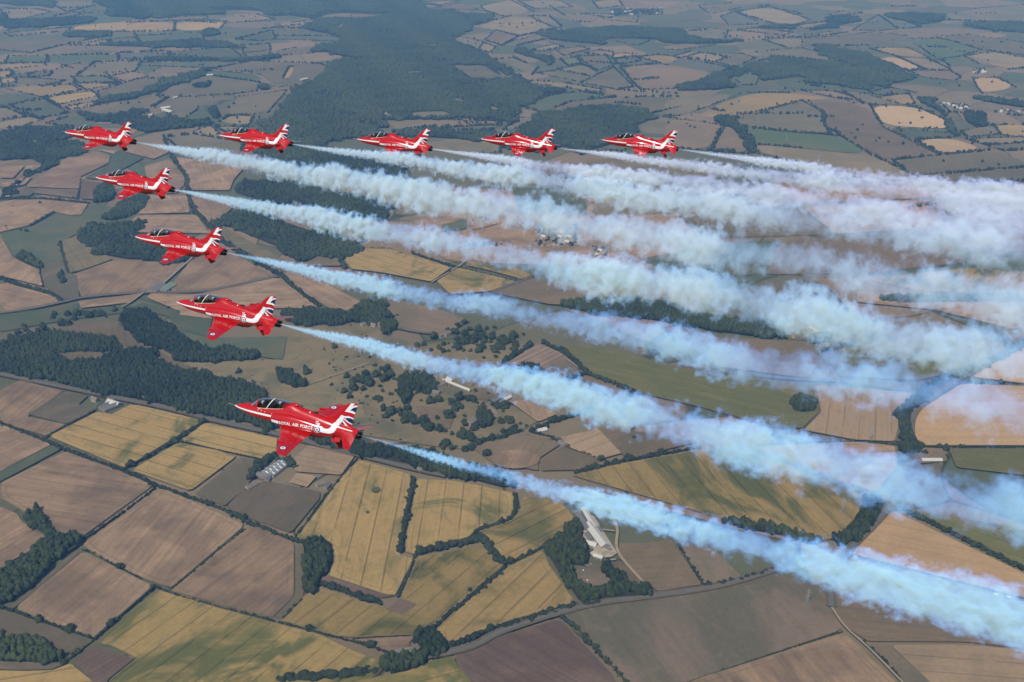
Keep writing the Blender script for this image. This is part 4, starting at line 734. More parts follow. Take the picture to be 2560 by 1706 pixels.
BUILD = """long grey-roofed shed on the left of the bright yard|slate|96.1|1136.4|-1.31|44|11|4|3
narrow pale-roofed shed along the bright yard|pale|104.4|1141.0|-1.29|46|9|4|2.5
long pale-roofed barn at the centre of the bright yard|pale|111.6|1102.2|-1.21|54|13|5|3.5
small grey shed left of the long barn|slate|102.0|1098.7|-1.24|16|9|4|3
square pale shed left of the long barn|pale|103.5|1083.7|-0.44|14|9|4|3
low grey shed at the foot of the bright yard|slate|121.5|1077.4|-0.77|18|5|3|1.5
small pale hut below the bright yard|pale|110.6|1058.8|-0.51|12|7|3|2
brown hut at the top of the bright yard|stone|95.8|1122.9|-0.64|10|7|3|2
little grey shed right of the bright yard|slate|117.7|1116.2|-1.23|12|6|3|2
dark barn with white roof lights among tree screens|glassroof|-349.4|1265.9|1.03|40|15|5|3.5
second barn with white roof lights among tree screens|glassroof|-342.7|1262.2|1.14|34|12|5|3
grey barn below the glass-roofed barns|slate|-358.3|1247.7|-0.33|22|11|4|3
small grey shed below the glass-roofed barns|slate|-351.3|1242.2|1.38|14|8|4|2.5
lone house in trees above the grey paddock|stone|-370.4|1219.2|0.85|16|9|5|4
pale-roofed barn of the farm by the big wood|pale|-653.1|1465.0|-0.51|26|12|5|3.5
grey-roofed barn of the farm by the big wood|slate|-654.9|1451.1|0.87|24|13|5|3.5
small grey shed of the farm by the big wood|slate|-666.2|1458.0|1.03|18|9|4|3
stone farmhouse of the farm by the big wood|stone|-661.0|1474.3|-0.42|14|8|5|3
cottage left of the farm by the big wood|stone|-689.6|1479.0|-0.51|13|8|5|3
dark-roofed barn of the farm above the fourth diagonal jet|slate|-743.0|1965.8|1.33|42|28|6|4
green-roofed barn of the farm above the fourth diagonal jet|green|-720.0|1969.6|1.26|36|20|6|4
farmhouse left of the dark-roofed barn|stone|-751.3|1969.6|1.42|14|10|5|3
long grey-roofed range at the bottom centre farmhouse|slate|-122.3|884.0|0.26|28|8|4|3.5
tall stone farmhouse at the bottom centre|stone|-110.2|884.7|1.02|12|9|6|4
long white glasshouse by the walled garden|pale|-93.9|1530.0|-0.69|62|6|4|2
stone manor house beside the walled garden|stone|-124.7|1525.0|0.74|26|12|8|4
slate-roofed wing below the manor house|slate|-131.4|1505.4|-0.47|24|9|5|3
white cottage above the walled garden|pale|-106.5|1550.1|-0.80|14|8|4|3
stone lodge left of the manor house|stone|-135.5|1530.0|0.65|14|9|6|4
long grey stable block right of the parkland|slate|-29.4|1474.3|0.88|34|10|5|3
white cottage touching the smoke by the parkland|pale|-8.1|1483.8|0.81|16|8|4|3
first stone cottage below the stable block|stone|-32.2|1442.0|-0.98|14|8|5|3
second stone cottage below the stable block|stone|-25.4|1430.7|-1.10|14|8|5|3
stone house tucked in the parkland copse|stone|-63.8|1402.1|0.95|20|12|7|4
pale barn at the end of the tree belt|pale|46.6|1378.6|0.46|16|9|4|3
dark hut beside the hedge below the pale field|slate|76.7|1337.3|-0.75|14|8|4|3
cottage by the copse below the smoke|stone|-252.4|1777.8|-1.09|14|8|5|3
cottage left of the copse below the smoke|stone|-265.5|1777.8|-0.64|14|8|5|3
cottage at the end of the wood below the smoke|stone|-284.6|1784.2|0.74|14|8|5|3
roadside cottage at the top of the parkland|stone|-132.1|1734.2|0.79|14|8|5|3
second roadside cottage at the top of the parkland|stone|-122.1|1739.1|0.87|14|8|5|3
house in the wood strip under the smoke|stone|-130.8|1267.8|0.79|18|10|5|4
cottage in the garden beside the hedge|stone|-273.2|1226.2|0.59|14|8|4|3
shed in the garden beside the hedge|slate|-263.6|1221.0|1.20|12|8|4|3
wide grey barn of the farm between smoke trails|slate|552.7|1763.5|-1.08|40|22|6|4
pale barn of the farm between smoke trails|pale|574.7|1754.4|-0.92|30|12|5|3
long barn half hidden in smoke|slate|618.6|1763.5|0.58|40|16|6|3
farmhouse between smoke trails|stone|533.4|1732.1|0.58|16|9|5|3
grey shed right of the farm between smoke trails|slate|628.0|1732.1|0.47|30|12|5|3
white-roofed shed by the right-hand road|pale|622.9|1290.4|0.00|30|8|4|2
big pale barn above the top left jet|pale|-1240.0|3665.7|-0.75|60|22|6|4
second pale barn above the top left jet|pale|-1266.9|3716.9|0.72|36|18|6|4
white shed on the far airstrip field|pale|-865.1|4276.2|1.00|40|16|5|3
white farm shed in the upper left fields|pale|-1278.5|4371.9|0.56|34|16|5|3
small white house above the top left jets|pale|-1287.6|3906.6|0.94|20|10|5|3"""
VILL = """small house in the village half hidden by smoke|34|56.5,2379.4 156.9,2379.4 148.4,2231.4 53.5,2231.4
house at the smoky end of the village|8|184,2231.4 223.6,2231.4 217.7,2163.2 179.2,2163.2
tiny house in the village under the top left jet|40|-1684,3330 -1481,3330 -1386,3092 -1575,3092
tiny house in the village above the top left jet|22|-1365,3628 -1278,3628 -1232,3485 -1316,3485
tiny hazy house in the upper middle village|14|146,5725 338,5725 327,5530 141,5530
tiny house in the far upper village|20|444,5812 621,5812 596,5557 426,5557
tiny house in the far right village|18|1597,3810 1711,3810 1668,3704 1557,3704
tiny house at the right edge village|16|1774,3704 1865,3704 1819,3604 1730,3604
tiny hazy house in the most distant village|12|2662,5842 2842,5842 2737,5612 2563,5612
farm shed in the far right fields|6|2024,4542 2078,4542 2024,4414 1972,4414
tiny house below the great forest|6|-458,3641 -420,3641 -412,3567 -450,3567
tiny building in the distant town at the top|16|616,6615 941,6615 902,6325 591,6325"""
PYL = """first of the pylons, standing in the dull green field by the lowest smoke|351.6|963.3
pylon standing in the corner of the green-gold field|449.8|1152.5
pylon standing in the pale field with tractor lines|551.6|1348.7
pylon in the tan field at the rightmost jet's smoke|916.8|2980.1
pylon in the olive field above the rightmost jet's smoke|849.1|3489.4
pylon in the dark green field right of the top row|882.4|3226.8"""
TENTS = [(89.3, 1029.7), (83.9, 1009.9), (93.1, 1010.4)]
CARS = [(-522.2, 1430.7, -0.43), (586.5, 983.9, -0.41), (599.8, 978.8, -0.41)]
RING = (4.9, 1290.7, 36.4, 25.9)
PONDS = [(-192.4, 1209.3, 6.9), (-197.3, 1154.4, 2.6)]

# ------------------------------------------------------------------ ground and fields
def sheet(poly, z):
    return [(x, y, z) for x, y in poly], [tuple(range(len(poly)))]
GX, GY0, GY1 = 13000, -4000, 17000
ground = link('ground', py_mesh('ground', [(-GX, GY0, 0), (GX, GY0, 0), (GX, GY1, 0), (-GX, GY1, 0)], [(0, 1, 2, 3)], ground_mat()), kind='structure')
def chaikin(p, t=.12):
    q = []
    for i in range(len(p)):
        a, b = np.array(p[i]), np.array(p[(i+1) % len(p)])
        q += [tuple(a*(1-t) + b*t), tuple(a*t + b*(1-t))]
    return q
def inset(p, d):
    p = np.asarray(p, float); a = np.roll(p, 1, 0); b = np.roll(p, -1, 0)
    area = np.sum(p[:, 0]*b[:, 1] - b[:, 0]*p[:, 1])
    def nrm(e): e = e/(np.linalg.norm(e, axis=1)[:, None]+1e-9); return np.stack([-e[:, 1], e[:, 0]], 1)*(1 if area > 0 else -1)
    n1, n2 = nrm(p-a), nrm(b-p); m = n1+n2; k = np.maximum((m*m).sum(1), .5)
    return p + m*(2*d/k)[:, None]*.5*1.0
layer = 0
def add_field(kind, poly, ang, soft, name='field'):
    global layer
    layer += 1
    p = chaikin(poly, soft)
    if soft > .2: p = chaikin(p, .25)
    z = .05 + layer*.012
    o = link(name, py_mesh(name, *sheet(p, z), FM[kind]), ground)
    o['row_angle'] = float(ang)
    return o
far_polys = []
for ln in FAR.strip().splitlines():
    k, a, ps = ln.split('|'); P = parse(ps); far_polys.append((P, [q.endswith('*') for q in ps.split()])); add_field(k, P, float(a), .24)
for ln in FIELDS.strip().splitlines():
    k, a, ps = ln.split('|'); P = parse(ps); A = abs(sum(P[i-1][0]*P[i][1]-P[i][0]*P[i-1][1] for i in range(len(P))))/2
    if k in ('wheat', 'wheatgreen', 'greencrop', 'stubble', 'pale', 'straw', 'plough') and A > 9000:
        add_field('olive' if k[0] in 'ws' else 'scrub', P, float(a), .05)
        o = add_field(k, [tuple(q) for q in inset(P, 3.2)], float(a), .05)
        if k in ('wheat', 'wheatgreen', 'greencrop', 'stubble'):       # headland tractor line following the edge
            q0 = chaikin(chaikin([tuple(q) for q in inset(P, 15)], .2), .25); q1 = inset(q0, 1.4); n = len(q0); layer += 1; z = .05 + layer*.012
            V = [(x, y, z) for x, y in q0] + [(x, y, z) for x, y in q1]
            h = link('headland_line', py_mesh('headland_line', V, [(i, (i+1) % n, n+(i+1) % n, n+i) for i in range(n)], FM['scrub' if k == 'stubble' else 'olive']), ground); h['row_angle'] = 0.0
    else: add_field(k, P, float(a), .05)
cx, cy_, rx, ry = RING
add_field('stubble', [(cx + rx*math.cos(q*math.pi/16), cy_ + ry*math.sin(q*math.pi/16)) for q in range(32)], .3, .2)
for px, py, pr in PONDS:
    add_field('pasture', [(px + pr*math.cos(q*math.pi/8)*random.uniform(.85, 1.15), py + pr*1.1*math.sin(q*math.pi/8)) for q in range(16)], 0, .2)

# ------------------------------------------------------------------ roads
def ribbon(pts, w, z):
    P = along(chaikin_open(pts), 8.0); T = np.gradient(P, axis=0); T /= np.linalg.norm(T, axis=1)[:, None] + 1e-9
    N = np.stack([-T[:, 1], T[:, 0]], 1)
    V = np.concatenate([np.c_[P + N*w/2, np.full(len(P), z)], np.c_[P - N*w/2, np.full(len(P), z)]]); n = len(P)
    return V, [(i, i+1, n+i+1, n+i) for i in range(n-1)]
def chaikin_open(p):
    for _ in range(2):
        q = [p[0]]
        for a, b in zip(p, p[1:]):
            q += [(a[0]*.75+b[0]*.25, a[1]*.75+b[1]*.25), (a[0]*.25+b[0]*.75, a[1]*.25+b[1]*.75)]
        p = q + [p[-1]]
    return p
for i, ln in enumerate(ROADS.strip().splitlines()):
    k, w, ps = ln.split('|'); w = float(w)*.62
    link('road' if k == 'asphalt' else 'path', py_mesh('road', *ribbon(parse(ps), w, .05 + (layer+3+i)*.012), MAT_ASPH if k == 'asphalt' else MAT_TRACK), kind='structure')
    if k == 'asphalt':
        link('verge', py_mesh('verge', *ribbon(parse(ps), w+7, .05 + (layer+1)*.012 + i*.0004), FM['scrub']), ground)['row_angle'] = 0.0

# ------------------------------------------------------------------ woods, hedges, trees
CLEAR = [parse(q) for q in """-365,3641 -246,3666 -197,3579 -299,3567 -352,3560
-225,3907 -185,3864 -176,3783 -202,3796
-82,3756 -50,3717 -47,3653 -69,3678
-976,5812 -948,5964 -926,5902 -933,5696
-470,3653 -431,3641 -412,3567 -448,3555
-130,4038 -112,4053 -105,4008 -125,3993
-456,4432 -407,4468 -388,4396 -437,4361
-421,5175 -377,5199 -365,5137 -409,5118
-619.3,1490.9 -606.5,1493.3 -599.6,1479 -610.9,1479
-496.8,2326.5 -478.6,2316.5 -478.3,2296.7 -497.3,2311.5
162,3508 195,3531 203,3485 170,3462
66.3,1085.4 73.3,1084 72.5,1068.1 66.6,1073.8
49.5,1062.4 56.5,1061 56.2,1053.9 50.2,1055.3""".strip().splitlines()]
for i, ln in enumerate(WOODS.strip().splitlines()):
    lab, ps = ln.split('|'); poly = parse(ps); c = np.mean(poly, 0); dist = math.hypot(*c)
    poly = chaikin(poly, .2)
    rng = np.random.default_rng(100+i)
    s = 5.2 if dist < 2300 else (8.5 if dist < 3300 else 11.5)
    near = dist < 2300
    span = np.ptp(np.asarray(poly), axis=0).min(); amp = min(6.5 if near else 18, span*.07)
    P = fill_ragged(poly, s, rng, 30 if near else 70, amp)
    for C_ in CLEAR: P = P[~inside(wander(P, 25, 4), C_)]
    if i == 0: w_ = wander(P, 160, 1.0)-P; P = P[(w_[:, 0]+.7*w_[:, 1] < 1.75) | (rng.uniform(size=len(P)) < .25)]
    if len(P) < 3: continue
    rad = rng.uniform(.52, .88, len(P))*s; hg = rng.uniform(10, 17, len(P))*(1.0 if dist < 3300 else 1.12)
    if dist < 2300: protos = CROWN_MID if len(P) < 900 else CROWN_LO
    else: protos = CROWN_LO
    pc = np.asarray(poly); pc = pc*.94 + pc.mean(0)*.06
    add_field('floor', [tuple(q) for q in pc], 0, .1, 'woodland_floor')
    link('woodland', scatter_mesh('woodland', P, rad, hg, protos, MAT_FOL, .5, 200+i), kind='stuff', label=lab, category='woodland')

for C_ in CLEAR: add_field('olive2', C_, .5, .24)
for i, ln in enumerate(HEDGES.strip().splitlines()):
    lab, w, ps = ln.split('|'); w = float(w); pts = parse(ps); rng = np.random.default_rng(300+i)
    P = along(pts, max(1.9, w*.55)); P = P[rng.uniform(size=len(P)) > .07]
    if w >= 4: P = np.concatenate([P, P + rng.normal(size=P.shape)*w*.4])
    P = P + rng.normal(size=P.shape)*.12*w
    big = rng.uniform(size=len(P))**3
    rad = w*(.42 + .5*big); hg = 1.9 + w*.55 + w*1.0*big
    link('hedge', scatter_mesh('hedge', P, rad, hg, CROWN_MID if w >= 5 and len(P) < 400 else CROWN_LO, MAT_HEDGE, .45, 400+i), label=lab, category='hedge', group='hedges and tree belts between the fields')

# low bushes speckling the parkland, uncountable at this distance
rng = np.random.default_rng(77); BP = []
for ln in FIELDS.strip().splitlines():
    if ln.startswith('parkland'):
        q = fill(parse(ln.split('|')[2]), 17, rng, .9); w_ = wander(q, 60, 1.0)-q
        BP.append(q[(w_[:, 0] > .1) & (rng.uniform(size=len(q)) < .42)])
BP = np.concatenate(BP); BR = rng.uniform(.9, 2.9, len(BP))
link('parkland_bushes', scatter_mesh('parkland_bushes', BP, BR, BR*1.8, CROWN_LO, MAT_HEDGE, .45, 78), kind='stuff',
     label='small dark bushes speckled over the parched parkland', category='bushes')
# hedgerows and odd trees of the far country, too many and too small to tell apart
rng = np.random.default_rng(55); HP = []; HR = []
for P, skip in far_polys:
    for a, b, sk in zip(P, P[1:]+P[:1], skip):
        if not sk and rng.uniform() < .8:
            q = along([a, b], 9.0)
            if len(q) < 2: continue
            q = q[rng.uniform(size=len(q)) > rng.uniform(.02, .35)]
            HP.append(q + rng.normal(size=q.shape)*1.5); HR.append(rng.uniform(2.4, 4.2)*rng.uniform(.6, 1.6, len(q)))
    c = np.mean(P, 0)
    if rng.uniform() < .4:
        q = c + rng.normal(size=(rng.integers(1, 9), 2))*90; HP.append(q); HR.append(rng.uniform(3, 5.5, len(q)))
for _ in range(90):      # little clumps along brooks and lanes
    yy = rng.uniform(2200, 6800); c = np.array([rng.uniform(-.58, .58)*yy, yy]); a = rng.uniform(-.5, .5); n = int(rng.integers(4, 22))
    q = c + np.outer(np.linspace(-1, 1, n), [math.cos(a), math.sin(a)])*rng.uniform(20, 130) + rng.normal(size=(n, 2))*6; HP.append(q); HR.append(rng.uniform(2.5, 6, n))
for ln in VILL.strip().splitlines():
    q = fill(parse(ln.split('|')[2]), 15, rng); q = q[rng.uniform(size=len(q)) < .6]; HP.append(q); HR.append(rng.uniform(3.0, 5.5, len(q)))
HP = np.concatenate(HP); HR = np.concatenate(HR)
link('far_hedgerows', scatter_mesh('far_hedgerows', HP, HR, HR*2.2, CROWN_LO, MAT_HEDGE, .45, 9), kind='stuff',
     label='thin dark hedgerows and odd trees netting the distant fields', category='hedgerows')

def crown_mesh(seed):
    r = np.random.default_rng(seed); VV, FF = [], []; off = 0
    lobes = [((0, 0, .58), .62)] + [((math.cos(a)*.55*r.uniform(.55, 1.15), math.sin(a)*.55*r.uniform(.55, 1.15), r.uniform(.34, .85)), r.uniform(.26, .56)) for a in np.arange(6)*1.047 + r.uniform(0, 1)] + [((r.uniform(-.3, .3), r.uniform(-.3, .3), .98), r.uniform(.28, .45))]
    for k, (c, rd) in enumerate(lobes):
        V, F = lumpy(ICO2 if k == 0 else ICO2, seed*31+k, .30, 9)
        VV.append(V*rd*np.array([1, 1, .82]) + np.array(c)); FF.append(F+off); off += len(V)
    V0 = np.concatenate(VV); n = 420
    idx = r.integers(0, len(V0), n); cpt = V0[idx] + r.normal(size=(n, 3))*.05
    a, b = r.normal(size=(n, 3)), r.normal(size=(n, 3)); a /= np.linalg.norm(a, axis=1)[:, None]; b /= np.linalg.norm(b, axis=1)[:, None]
    sz = r.uniform(.05, .11, n)[:, None]
    L = np.stack([cpt, cpt + a*sz, cpt + b*sz], 1).reshape(-1, 3); VV.append(L); FF.append(off + np.arange(n*3).reshape(n, 3))
    V = np.concatenate(VV); t = np.clip(r.uniform(0, 1, len(V))*.5 + .25, 0, 1)
    return mesh_np('crown', V, np.concatenate(FF), MAT_FOL, False, t)
def trunk_mesh(seed):
    r = np.random.default_rng(seed); V, F = [], []
    def tube(p0, p1, r0, r1, n=7):
        b = len(V); d = Vector(p1)-Vector(p0); q = d.to_track_quat('Z', 'Y')
        for p, rr in ((p0, r0), (p1, r1)):
            for i in range(n):
                V.append(tuple(Vector(p) + q @ Vector((math.cos(i*6.283/n)*rr, math.sin(i*6.283/n)*rr, 0))))
        for i in range(n): F.append((b+i, b+(i+1) % n, b+n+(i+1) % n, b+n+i))
    tube((0, 0, -.02), (.01, 0, .3), .055, .04); tube((.01, 0, .29), (0, .02, .62), .04, .018)
    for k in range(4):
        a = k*1.57 + r.uniform(0, 1); tube((.01, 0, .27+.04*k), (math.cos(a)*.38, math.sin(a)*.38, .52+.05*k), .024, .008)
    return py_mesh('trunk', V, F, MAT_BARK, True)
CROWNS = [crown_mesh(k) for k in range(1, 6)]; TRUNKS = [trunk_mesh(k) for k in range(1, 4)]
TREE_INFO = {
 'park': ('tree left of the manor gardens in the parched parkland', 'parkland trees left of the manor', 7.6),
 'parkarc': ('tree in the curved scatter across the lower parkland', 'parkland trees of the lower arc', 7.6),
 'parkhouse': ('tree round the manor and stable block', 'parkland trees round the manor', 7.6),
 'parkfoot': ('tree at the foot of the parkland beside the lowest smoke', 'parkland trees by the lowest smoke', 7.6),
 'upper': ('tree in the upper parkland clump between two smoke trails', 'upper parkland trees', 7.4),
 'upperedge': ('tree along the edge of the upper parkland clump', 'upper parkland edge trees', 7.0),
 'grass': ('solitary tree on the dry grass left of the parkland', 'trees on the dry grass', 5.8),
 'avenue': ('tree from the road in the long straight row beside the straw field', 'avenue by the straw field', 5.2),
 'greenrow': ('tree from the hedge corner in the curved row by the green field', 'row by the green field', 5.4),
 'strawrow': ('tree from the road in the short row between two straw fields', 'trees between the straw fields', 5.2),
 'yardtree': ('tree around the white shed by the curving road', 'trees by the roadside shed', 6.0),
 'palefield': ('tree round the pale field right of the parkland', 'trees round the pale field', 5.4),
 'farmrow': ('tree from the left in the short row below the smoky farm', 'row by the smoky farm', 5.0),
 'stubbletree': ('hedgerow tree among the lower left stubble fields', 'stubble hedgerow trees', 4.6),
 'copserow': ('tree from the left in the row above the bottom left copse', 'row above the corner copse', 4.4),
 'wheattree': ('hedgerow tree by the golden fields left of the nearest jet', 'wheat hedgerow trees', 5.4),
 'valley': ('tree scattered down the green valley at the left edge', 'valley trees', 7.0),
 'lone': ('lone bushy tree in open grass near the curved wood', 'lone trees', 6.5),
 'goldtree': ('hedgerow tree among the golden fields at the bottom centre', 'golden field hedgerow trees', 4.6),
}
ORD = 'first second third fourth fifth sixth seventh eighth ninth tenth eleventh twelfth thirteenth fourteenth fifteenth sixteenth seventeenth eighteenth nineteenth twentieth'.split() + ['twenty-'+q for q in 'first second third fourth fifth'.split()]
rng = np.random.default_rng(12)
for ln in TREES.strip().splitlines():
    k, ps = ln.split('|'); lab, grp, R0 = TREE_INFO[k]
    for qi, (x, y) in enumerate(parse(ps)):
        row = k in ('avenue', 'greenrow', 'strawrow', 'farmrow', 'copserow')
        f = rng.choice([.9, 1.0, 1.1]) if row else rng.choice([.5, .65, .95, 1.05, 1.3, 1.4])
        s = R0*f*rng.uniform(.92, 1.08)
        e = empty('tree', (x, y, 0), label=(ORD[qi] + ' ' + lab) if row else ('small ' if f < .7 else 'mid-sized ' if f < 1.2 else 'large ') + lab, category='tree', group=grp); e.rotation_euler.z = rng.uniform(0, 6.28); e.scale = (s*rng.uniform(.75, 1.15), s*rng.uniform(.75, 1.15), s*rng.uniform(.9, 1.35))
        link('trunk', TRUNKS[int(rng.integers(3))], e); link('crown', CROWNS[int(rng.integers(5))], e)

# ------------------------------------------------------------------ buildings
MAT_ROOF = {'slate': plain('slate_roof', (.13, .13, .135), .7, .3, .25, .4), 'pale': plain('pale_sheet_roof', (.44, .44, .41), .55, .4, .15, .3),
            'stone': plain('stone_tile_roof', (.17, .145, .12), .85, .2, .3, .6), 'green': plain('green_sheet_roof', (.16, .20, .15), .6, .3, .2, .3),
            'glassroof': plain('dark_sheet_roof', (.17, .18, .18), .5, .4, .2, .3)}
MAT_WALL = {'slate': plain('brick_wall', (.24, .19, .15), .9, .2, .25, .8), 'pale': plain('rendered_wall', (.27, .25, .21), .85, .2, .15, .6),
            'stone': plain('limestone_wall', (.34, .29, .21), .9, .2, .25, .9), 'green': plain('sheet_wall', (.22, .24, .20), .7, .3, .2, .4), 'glassroof': plain('block_wall', (.40, .38, .34), .85, .2, .2, .5)}
MAT_PANEL = plain('roof_light', (.72, .76, .76), .25, .5, .1, .5)
MAT_DARKWIN = plain('window_glass', (.03, .035, .04), .15, .6)
MAT_DOOR = plain('painted_door', (.10, .13, .11), .6, .4)
def house_meshes(L, W, h, r, kind, detail):
    l, w, e = L/2, W/2, .35
    wall = py_mesh('wall', [(-l, -w, -.5), (l, -w, -.5), (l, w, -.5), (-l, w, -.5), (-l, -w, h), (l, -w, h), (l, w, h), (-l, w, h), (-l, 0, h+r*.97), (l, 0, h+r*.97)],
                   [(0, 1, 5, 4), (2, 3, 7, 6), (1, 2, 6, 9, 5), (3, 0, 4, 8, 7)], MAT_WALL[kind])
    a = e*r/w
    V = []; F = []
    for s in (-1, 1):
        b = len(V)
        V += [(-l-e, s*(w+e), h-a), (l+e, s*(w+e), h-a), (l+e, 0, h+r), (-l-e, 0, h+r), (-l-e, s*(w+e), h-a+.18), (l+e, s*(w+e), h-a+.18), (l+e, 0, h+r+.18), (-l-e, 0, h+r+.18)]
        F += [(b, b+1, b+2, b+3), (b+4, b+5, b+6, b+7), (b, b+1, b+5, b+4), (b, b+3, b+7, b+4), (b+1, b+2, b+6, b+5)]
    roof = py_mesh('roof', V, F, MAT_ROOF[kind])
    return wall, roof
def box(name, x0, x1, y0, y1, z0, z1, mat):
    return py_mesh(name, [(x, y, z) for z in (z0, z1) for y in (y0, y1) for x in (x0, x1)], [(0, 1, 3, 2), (4, 5, 7, 6), (0, 1, 5, 4), (2, 3, 7, 6), (0, 2, 6, 4), (1, 3, 7, 5)], mat)
def building(loc, ang, L, W, h, r, kind, label, group=None, name='building', cache=None):
    o = empty(name, (loc[0], loc[1], 0), label=label, category='building'); o.rotation_euler.z = ang
    if group: o['group'] = group
    if cache is not None and kind in cache: wall, roof, ch = cache[kind]
    else:
        wall, roof = house_meshes(L, W, h, r, kind, True); ch = box('chimney', -L*.32-.5, -L*.32+.5, -.4, .4, h+r-.8, h+r+1.3, MAT_WALL[kind])
        if cache is not None: cache[kind] = (wall, roof, ch)
    link('wall', wall, o); rf = link('roof', roof, o)
    if kind == 'stone': link('chimney', ch, rf)
    if cache is None:
        w = W/2
        n = max(2, int(L/8))
        for i in range(n):
            x = -L/2 + (i+.5)*L/n
            if kind == 'glassroof':
                V = []; sl = r/w
                for y in (-w*.9, -w*.12): V += [(x-1.1, y, h+r+y*sl+.24), (x+1.1, y, h+r+y*sl+.24)]
                link('roof_light', py_mesh('roof_light', V, [(0, 1, 3, 2)], MAT_PANEL), rf)
                V = [(a, -b, c) for a, b, c in V]
                link('roof_light', py_mesh('roof_light', V, [(0, 1, 3, 2)], MAT_PANEL), rf)
            elif i != n//2:
                link('window', box('window', x-.6, x+.6, -w-.05, -w+.05, h*.35, h*.7, MAT_DARKWIN), o)
        link('door', box('door', -L/2+(n//2+.5)*L/n-.7, -L/2+(n//2+.5)*L/n+.7, -w-.06, -w+.04, -.3, min(2.3, h*.7), MAT_DOOR), o)
    return o
for ln in BUILD.strip().splitlines():
    lab, kind, x, y, ang, L, W, h, r = ln.split('|')
    building((float(x), float(y)), float(ang), float(L), float(W), float(h), float(r), kind, lab)
rng = np.random.default_rng(31); CACHE = {}
for gi, ln in enumerate(VILL.strip().splitlines()):
    lab, n, ps = ln.split('|'); poly = parse(ps); a0 = rng.uniform(0, 3)
    P = fill(poly, 20, rng, .45); rng.shuffle(P)
    kinds = ('pale', 'slate', 'pale') if 'shed' in lab or 'town' in lab else ('stone', 'slate', 'stone', 'stone', 'slate', 'pale')
    for q in P[:int(n)]:
        kd = kinds[int(rng.integers(len(kinds)))]
        b = building(q, a0 + rng.choice([0, 1.57]) + rng.normal()*.2, 13, 8, 5, 3.6, kd, {'stone': 'brown-roofed ', 'slate': 'grey-roofed ', 'pale': 'pale-roofed '}[kd] + lab, 'houses: '+lab, 'house', CACHE)
        if 'shed' in lab or 'town' in lab: b.scale = (1.8, 1.6, 1)

# ------------------------------------------------------------------ pylons, tents, cars
MAT_STEEL = plain('galvanised_steel', (.30, .31, .32), .5, .5, .1, 2)
def bars(segs, r):
    V, F = [], []
    for a, b in segs:
        a, b = Vector(a), Vector(b); q = (b-a).to_track_quat('Z', 'Y'); k = len(V)
        for p in (a, b):
            for sx, sy in ((-1, -1), (1, -1), (1, 1), (-1, 1)): V.append(p + q @ Vector((sx*r, sy*r, 0)))
        F += [(k+i, k+(i+1) % 4, k+4+(i+1) % 4, k+4+i) for i in range(4)]
    return V, F
def pylon_parts():
    lev = [(0, 4.2), (9, 3.2), (17, 2.3), (24, 1.6), (30, 1.1), (36, .9), (42, .6)]; seg = []; brace = []
    for (z0, w0), (z1, w1) in zip(lev, lev[1:]):
        c0 = [(-w0, -w0, z0), (w0, -w0, z0), (w0, w0, z0), (-w0, w0, z0)]; c1 = [(-w1, -w1, z1), (w1, -w1, z1), (w1, w1, z1), (-w1, w1, z1)]
        for i in range(4):
            j = (i+1) % 4; seg.append((c0[i], c1[i])); brace += [(c0[i], c1[j]), (c0[j], c1[i]), (c1[i], c1[j])]
    seg.append(((0, 0, 41.5), (0, 0, 47)))
    arms = []
    for z, w in ((27, 7), (34, 9), (41, 6)):
        arms.append([((-w, 0, z), (w, 0, z)), ((-w, 0, z), (0, 0, z+2.4)), ((w, 0, z), (0, 0, z+2.4)), ((-w, 0, z), (-w, 0, z-2.5)), ((w, 0, z), (w, 0, z-2.5))])
    return seg, brace, arms
sg, br, arms = pylon_parts()
PY_L, PY_B = py_mesh('leg_frame', *bars(sg, .16), MAT_STEEL), py_mesh('bracing', *bars(br, .08), MAT_STEEL)
PY_A = [py_mesh('cross_arm', *bars(a, .12), MAT_STEEL) for a in arms]
for ln in PYL.strip().splitlines():
    lab, x, y = ln.split('|'); o = empty('pylon', (float(x), float(y), 0), label=lab, category='pylon', group='electricity pylons'); o.rotation_euler.z = .5; o.scale = (.6, .6, .6)
    link('leg_frame', PY_L, o); link('bracing', PY_B, o)
    for a in PY_A: link('cross_arm', a, o)
MAT_CANVAS = plain('white_canvas', (.75, .73, .68), .8, .2, .1, 1)
def tent_mesh():
    V = [(0, 0, 3.2)]; F = []; n = 12
    for rr, z in ((.5, 2.75), (2.4, 1.0), (2.5, 0)):
        V += [(math.cos(i*6.283/n)*rr*(1.03 if i % 2 else .97), math.sin(i*6.283/n)*rr*(1.03 if i % 2 else .97), z) for i in range(n)]
    F += [(0, 1+i, 1+(i+1) % n) for i in range(n)]
    for k in range(2): F += [(1+k*n+i, 1+k*n+(i+1) % n, 1+(k+1)*n+(i+1) % n, 1+(k+1)*n+i) for i in range(n)]
    return py_mesh('canvas', V, F, MAT_CANVAS)
TM = tent_mesh(); DM = py_mesh('door_flap', [(2.48, -.6, .02), (2.48, .6, .02), (1.9, 0, 1.6)], [(0, 1, 2)], MAT_DOOR)
for i, (x, y) in enumerate(TENTS):
    o = empty('bell_tent', (x, y, .6), label=['white bell tent nearest the wood, standing apart', 'white bell tent on the left of the pair in the brown field', 'white bell tent on the right of the pair in the brown field'][i], category='tent', group='bell tents')
    link('canvas', TM, o); link('door_flap', DM, o)
MAT_CARW = plain('white_car_paint', (.75, .75, .74), .3, .6); MAT_TYRE = plain('tyre_rubber', (.02, .02, .02), .9, .2)
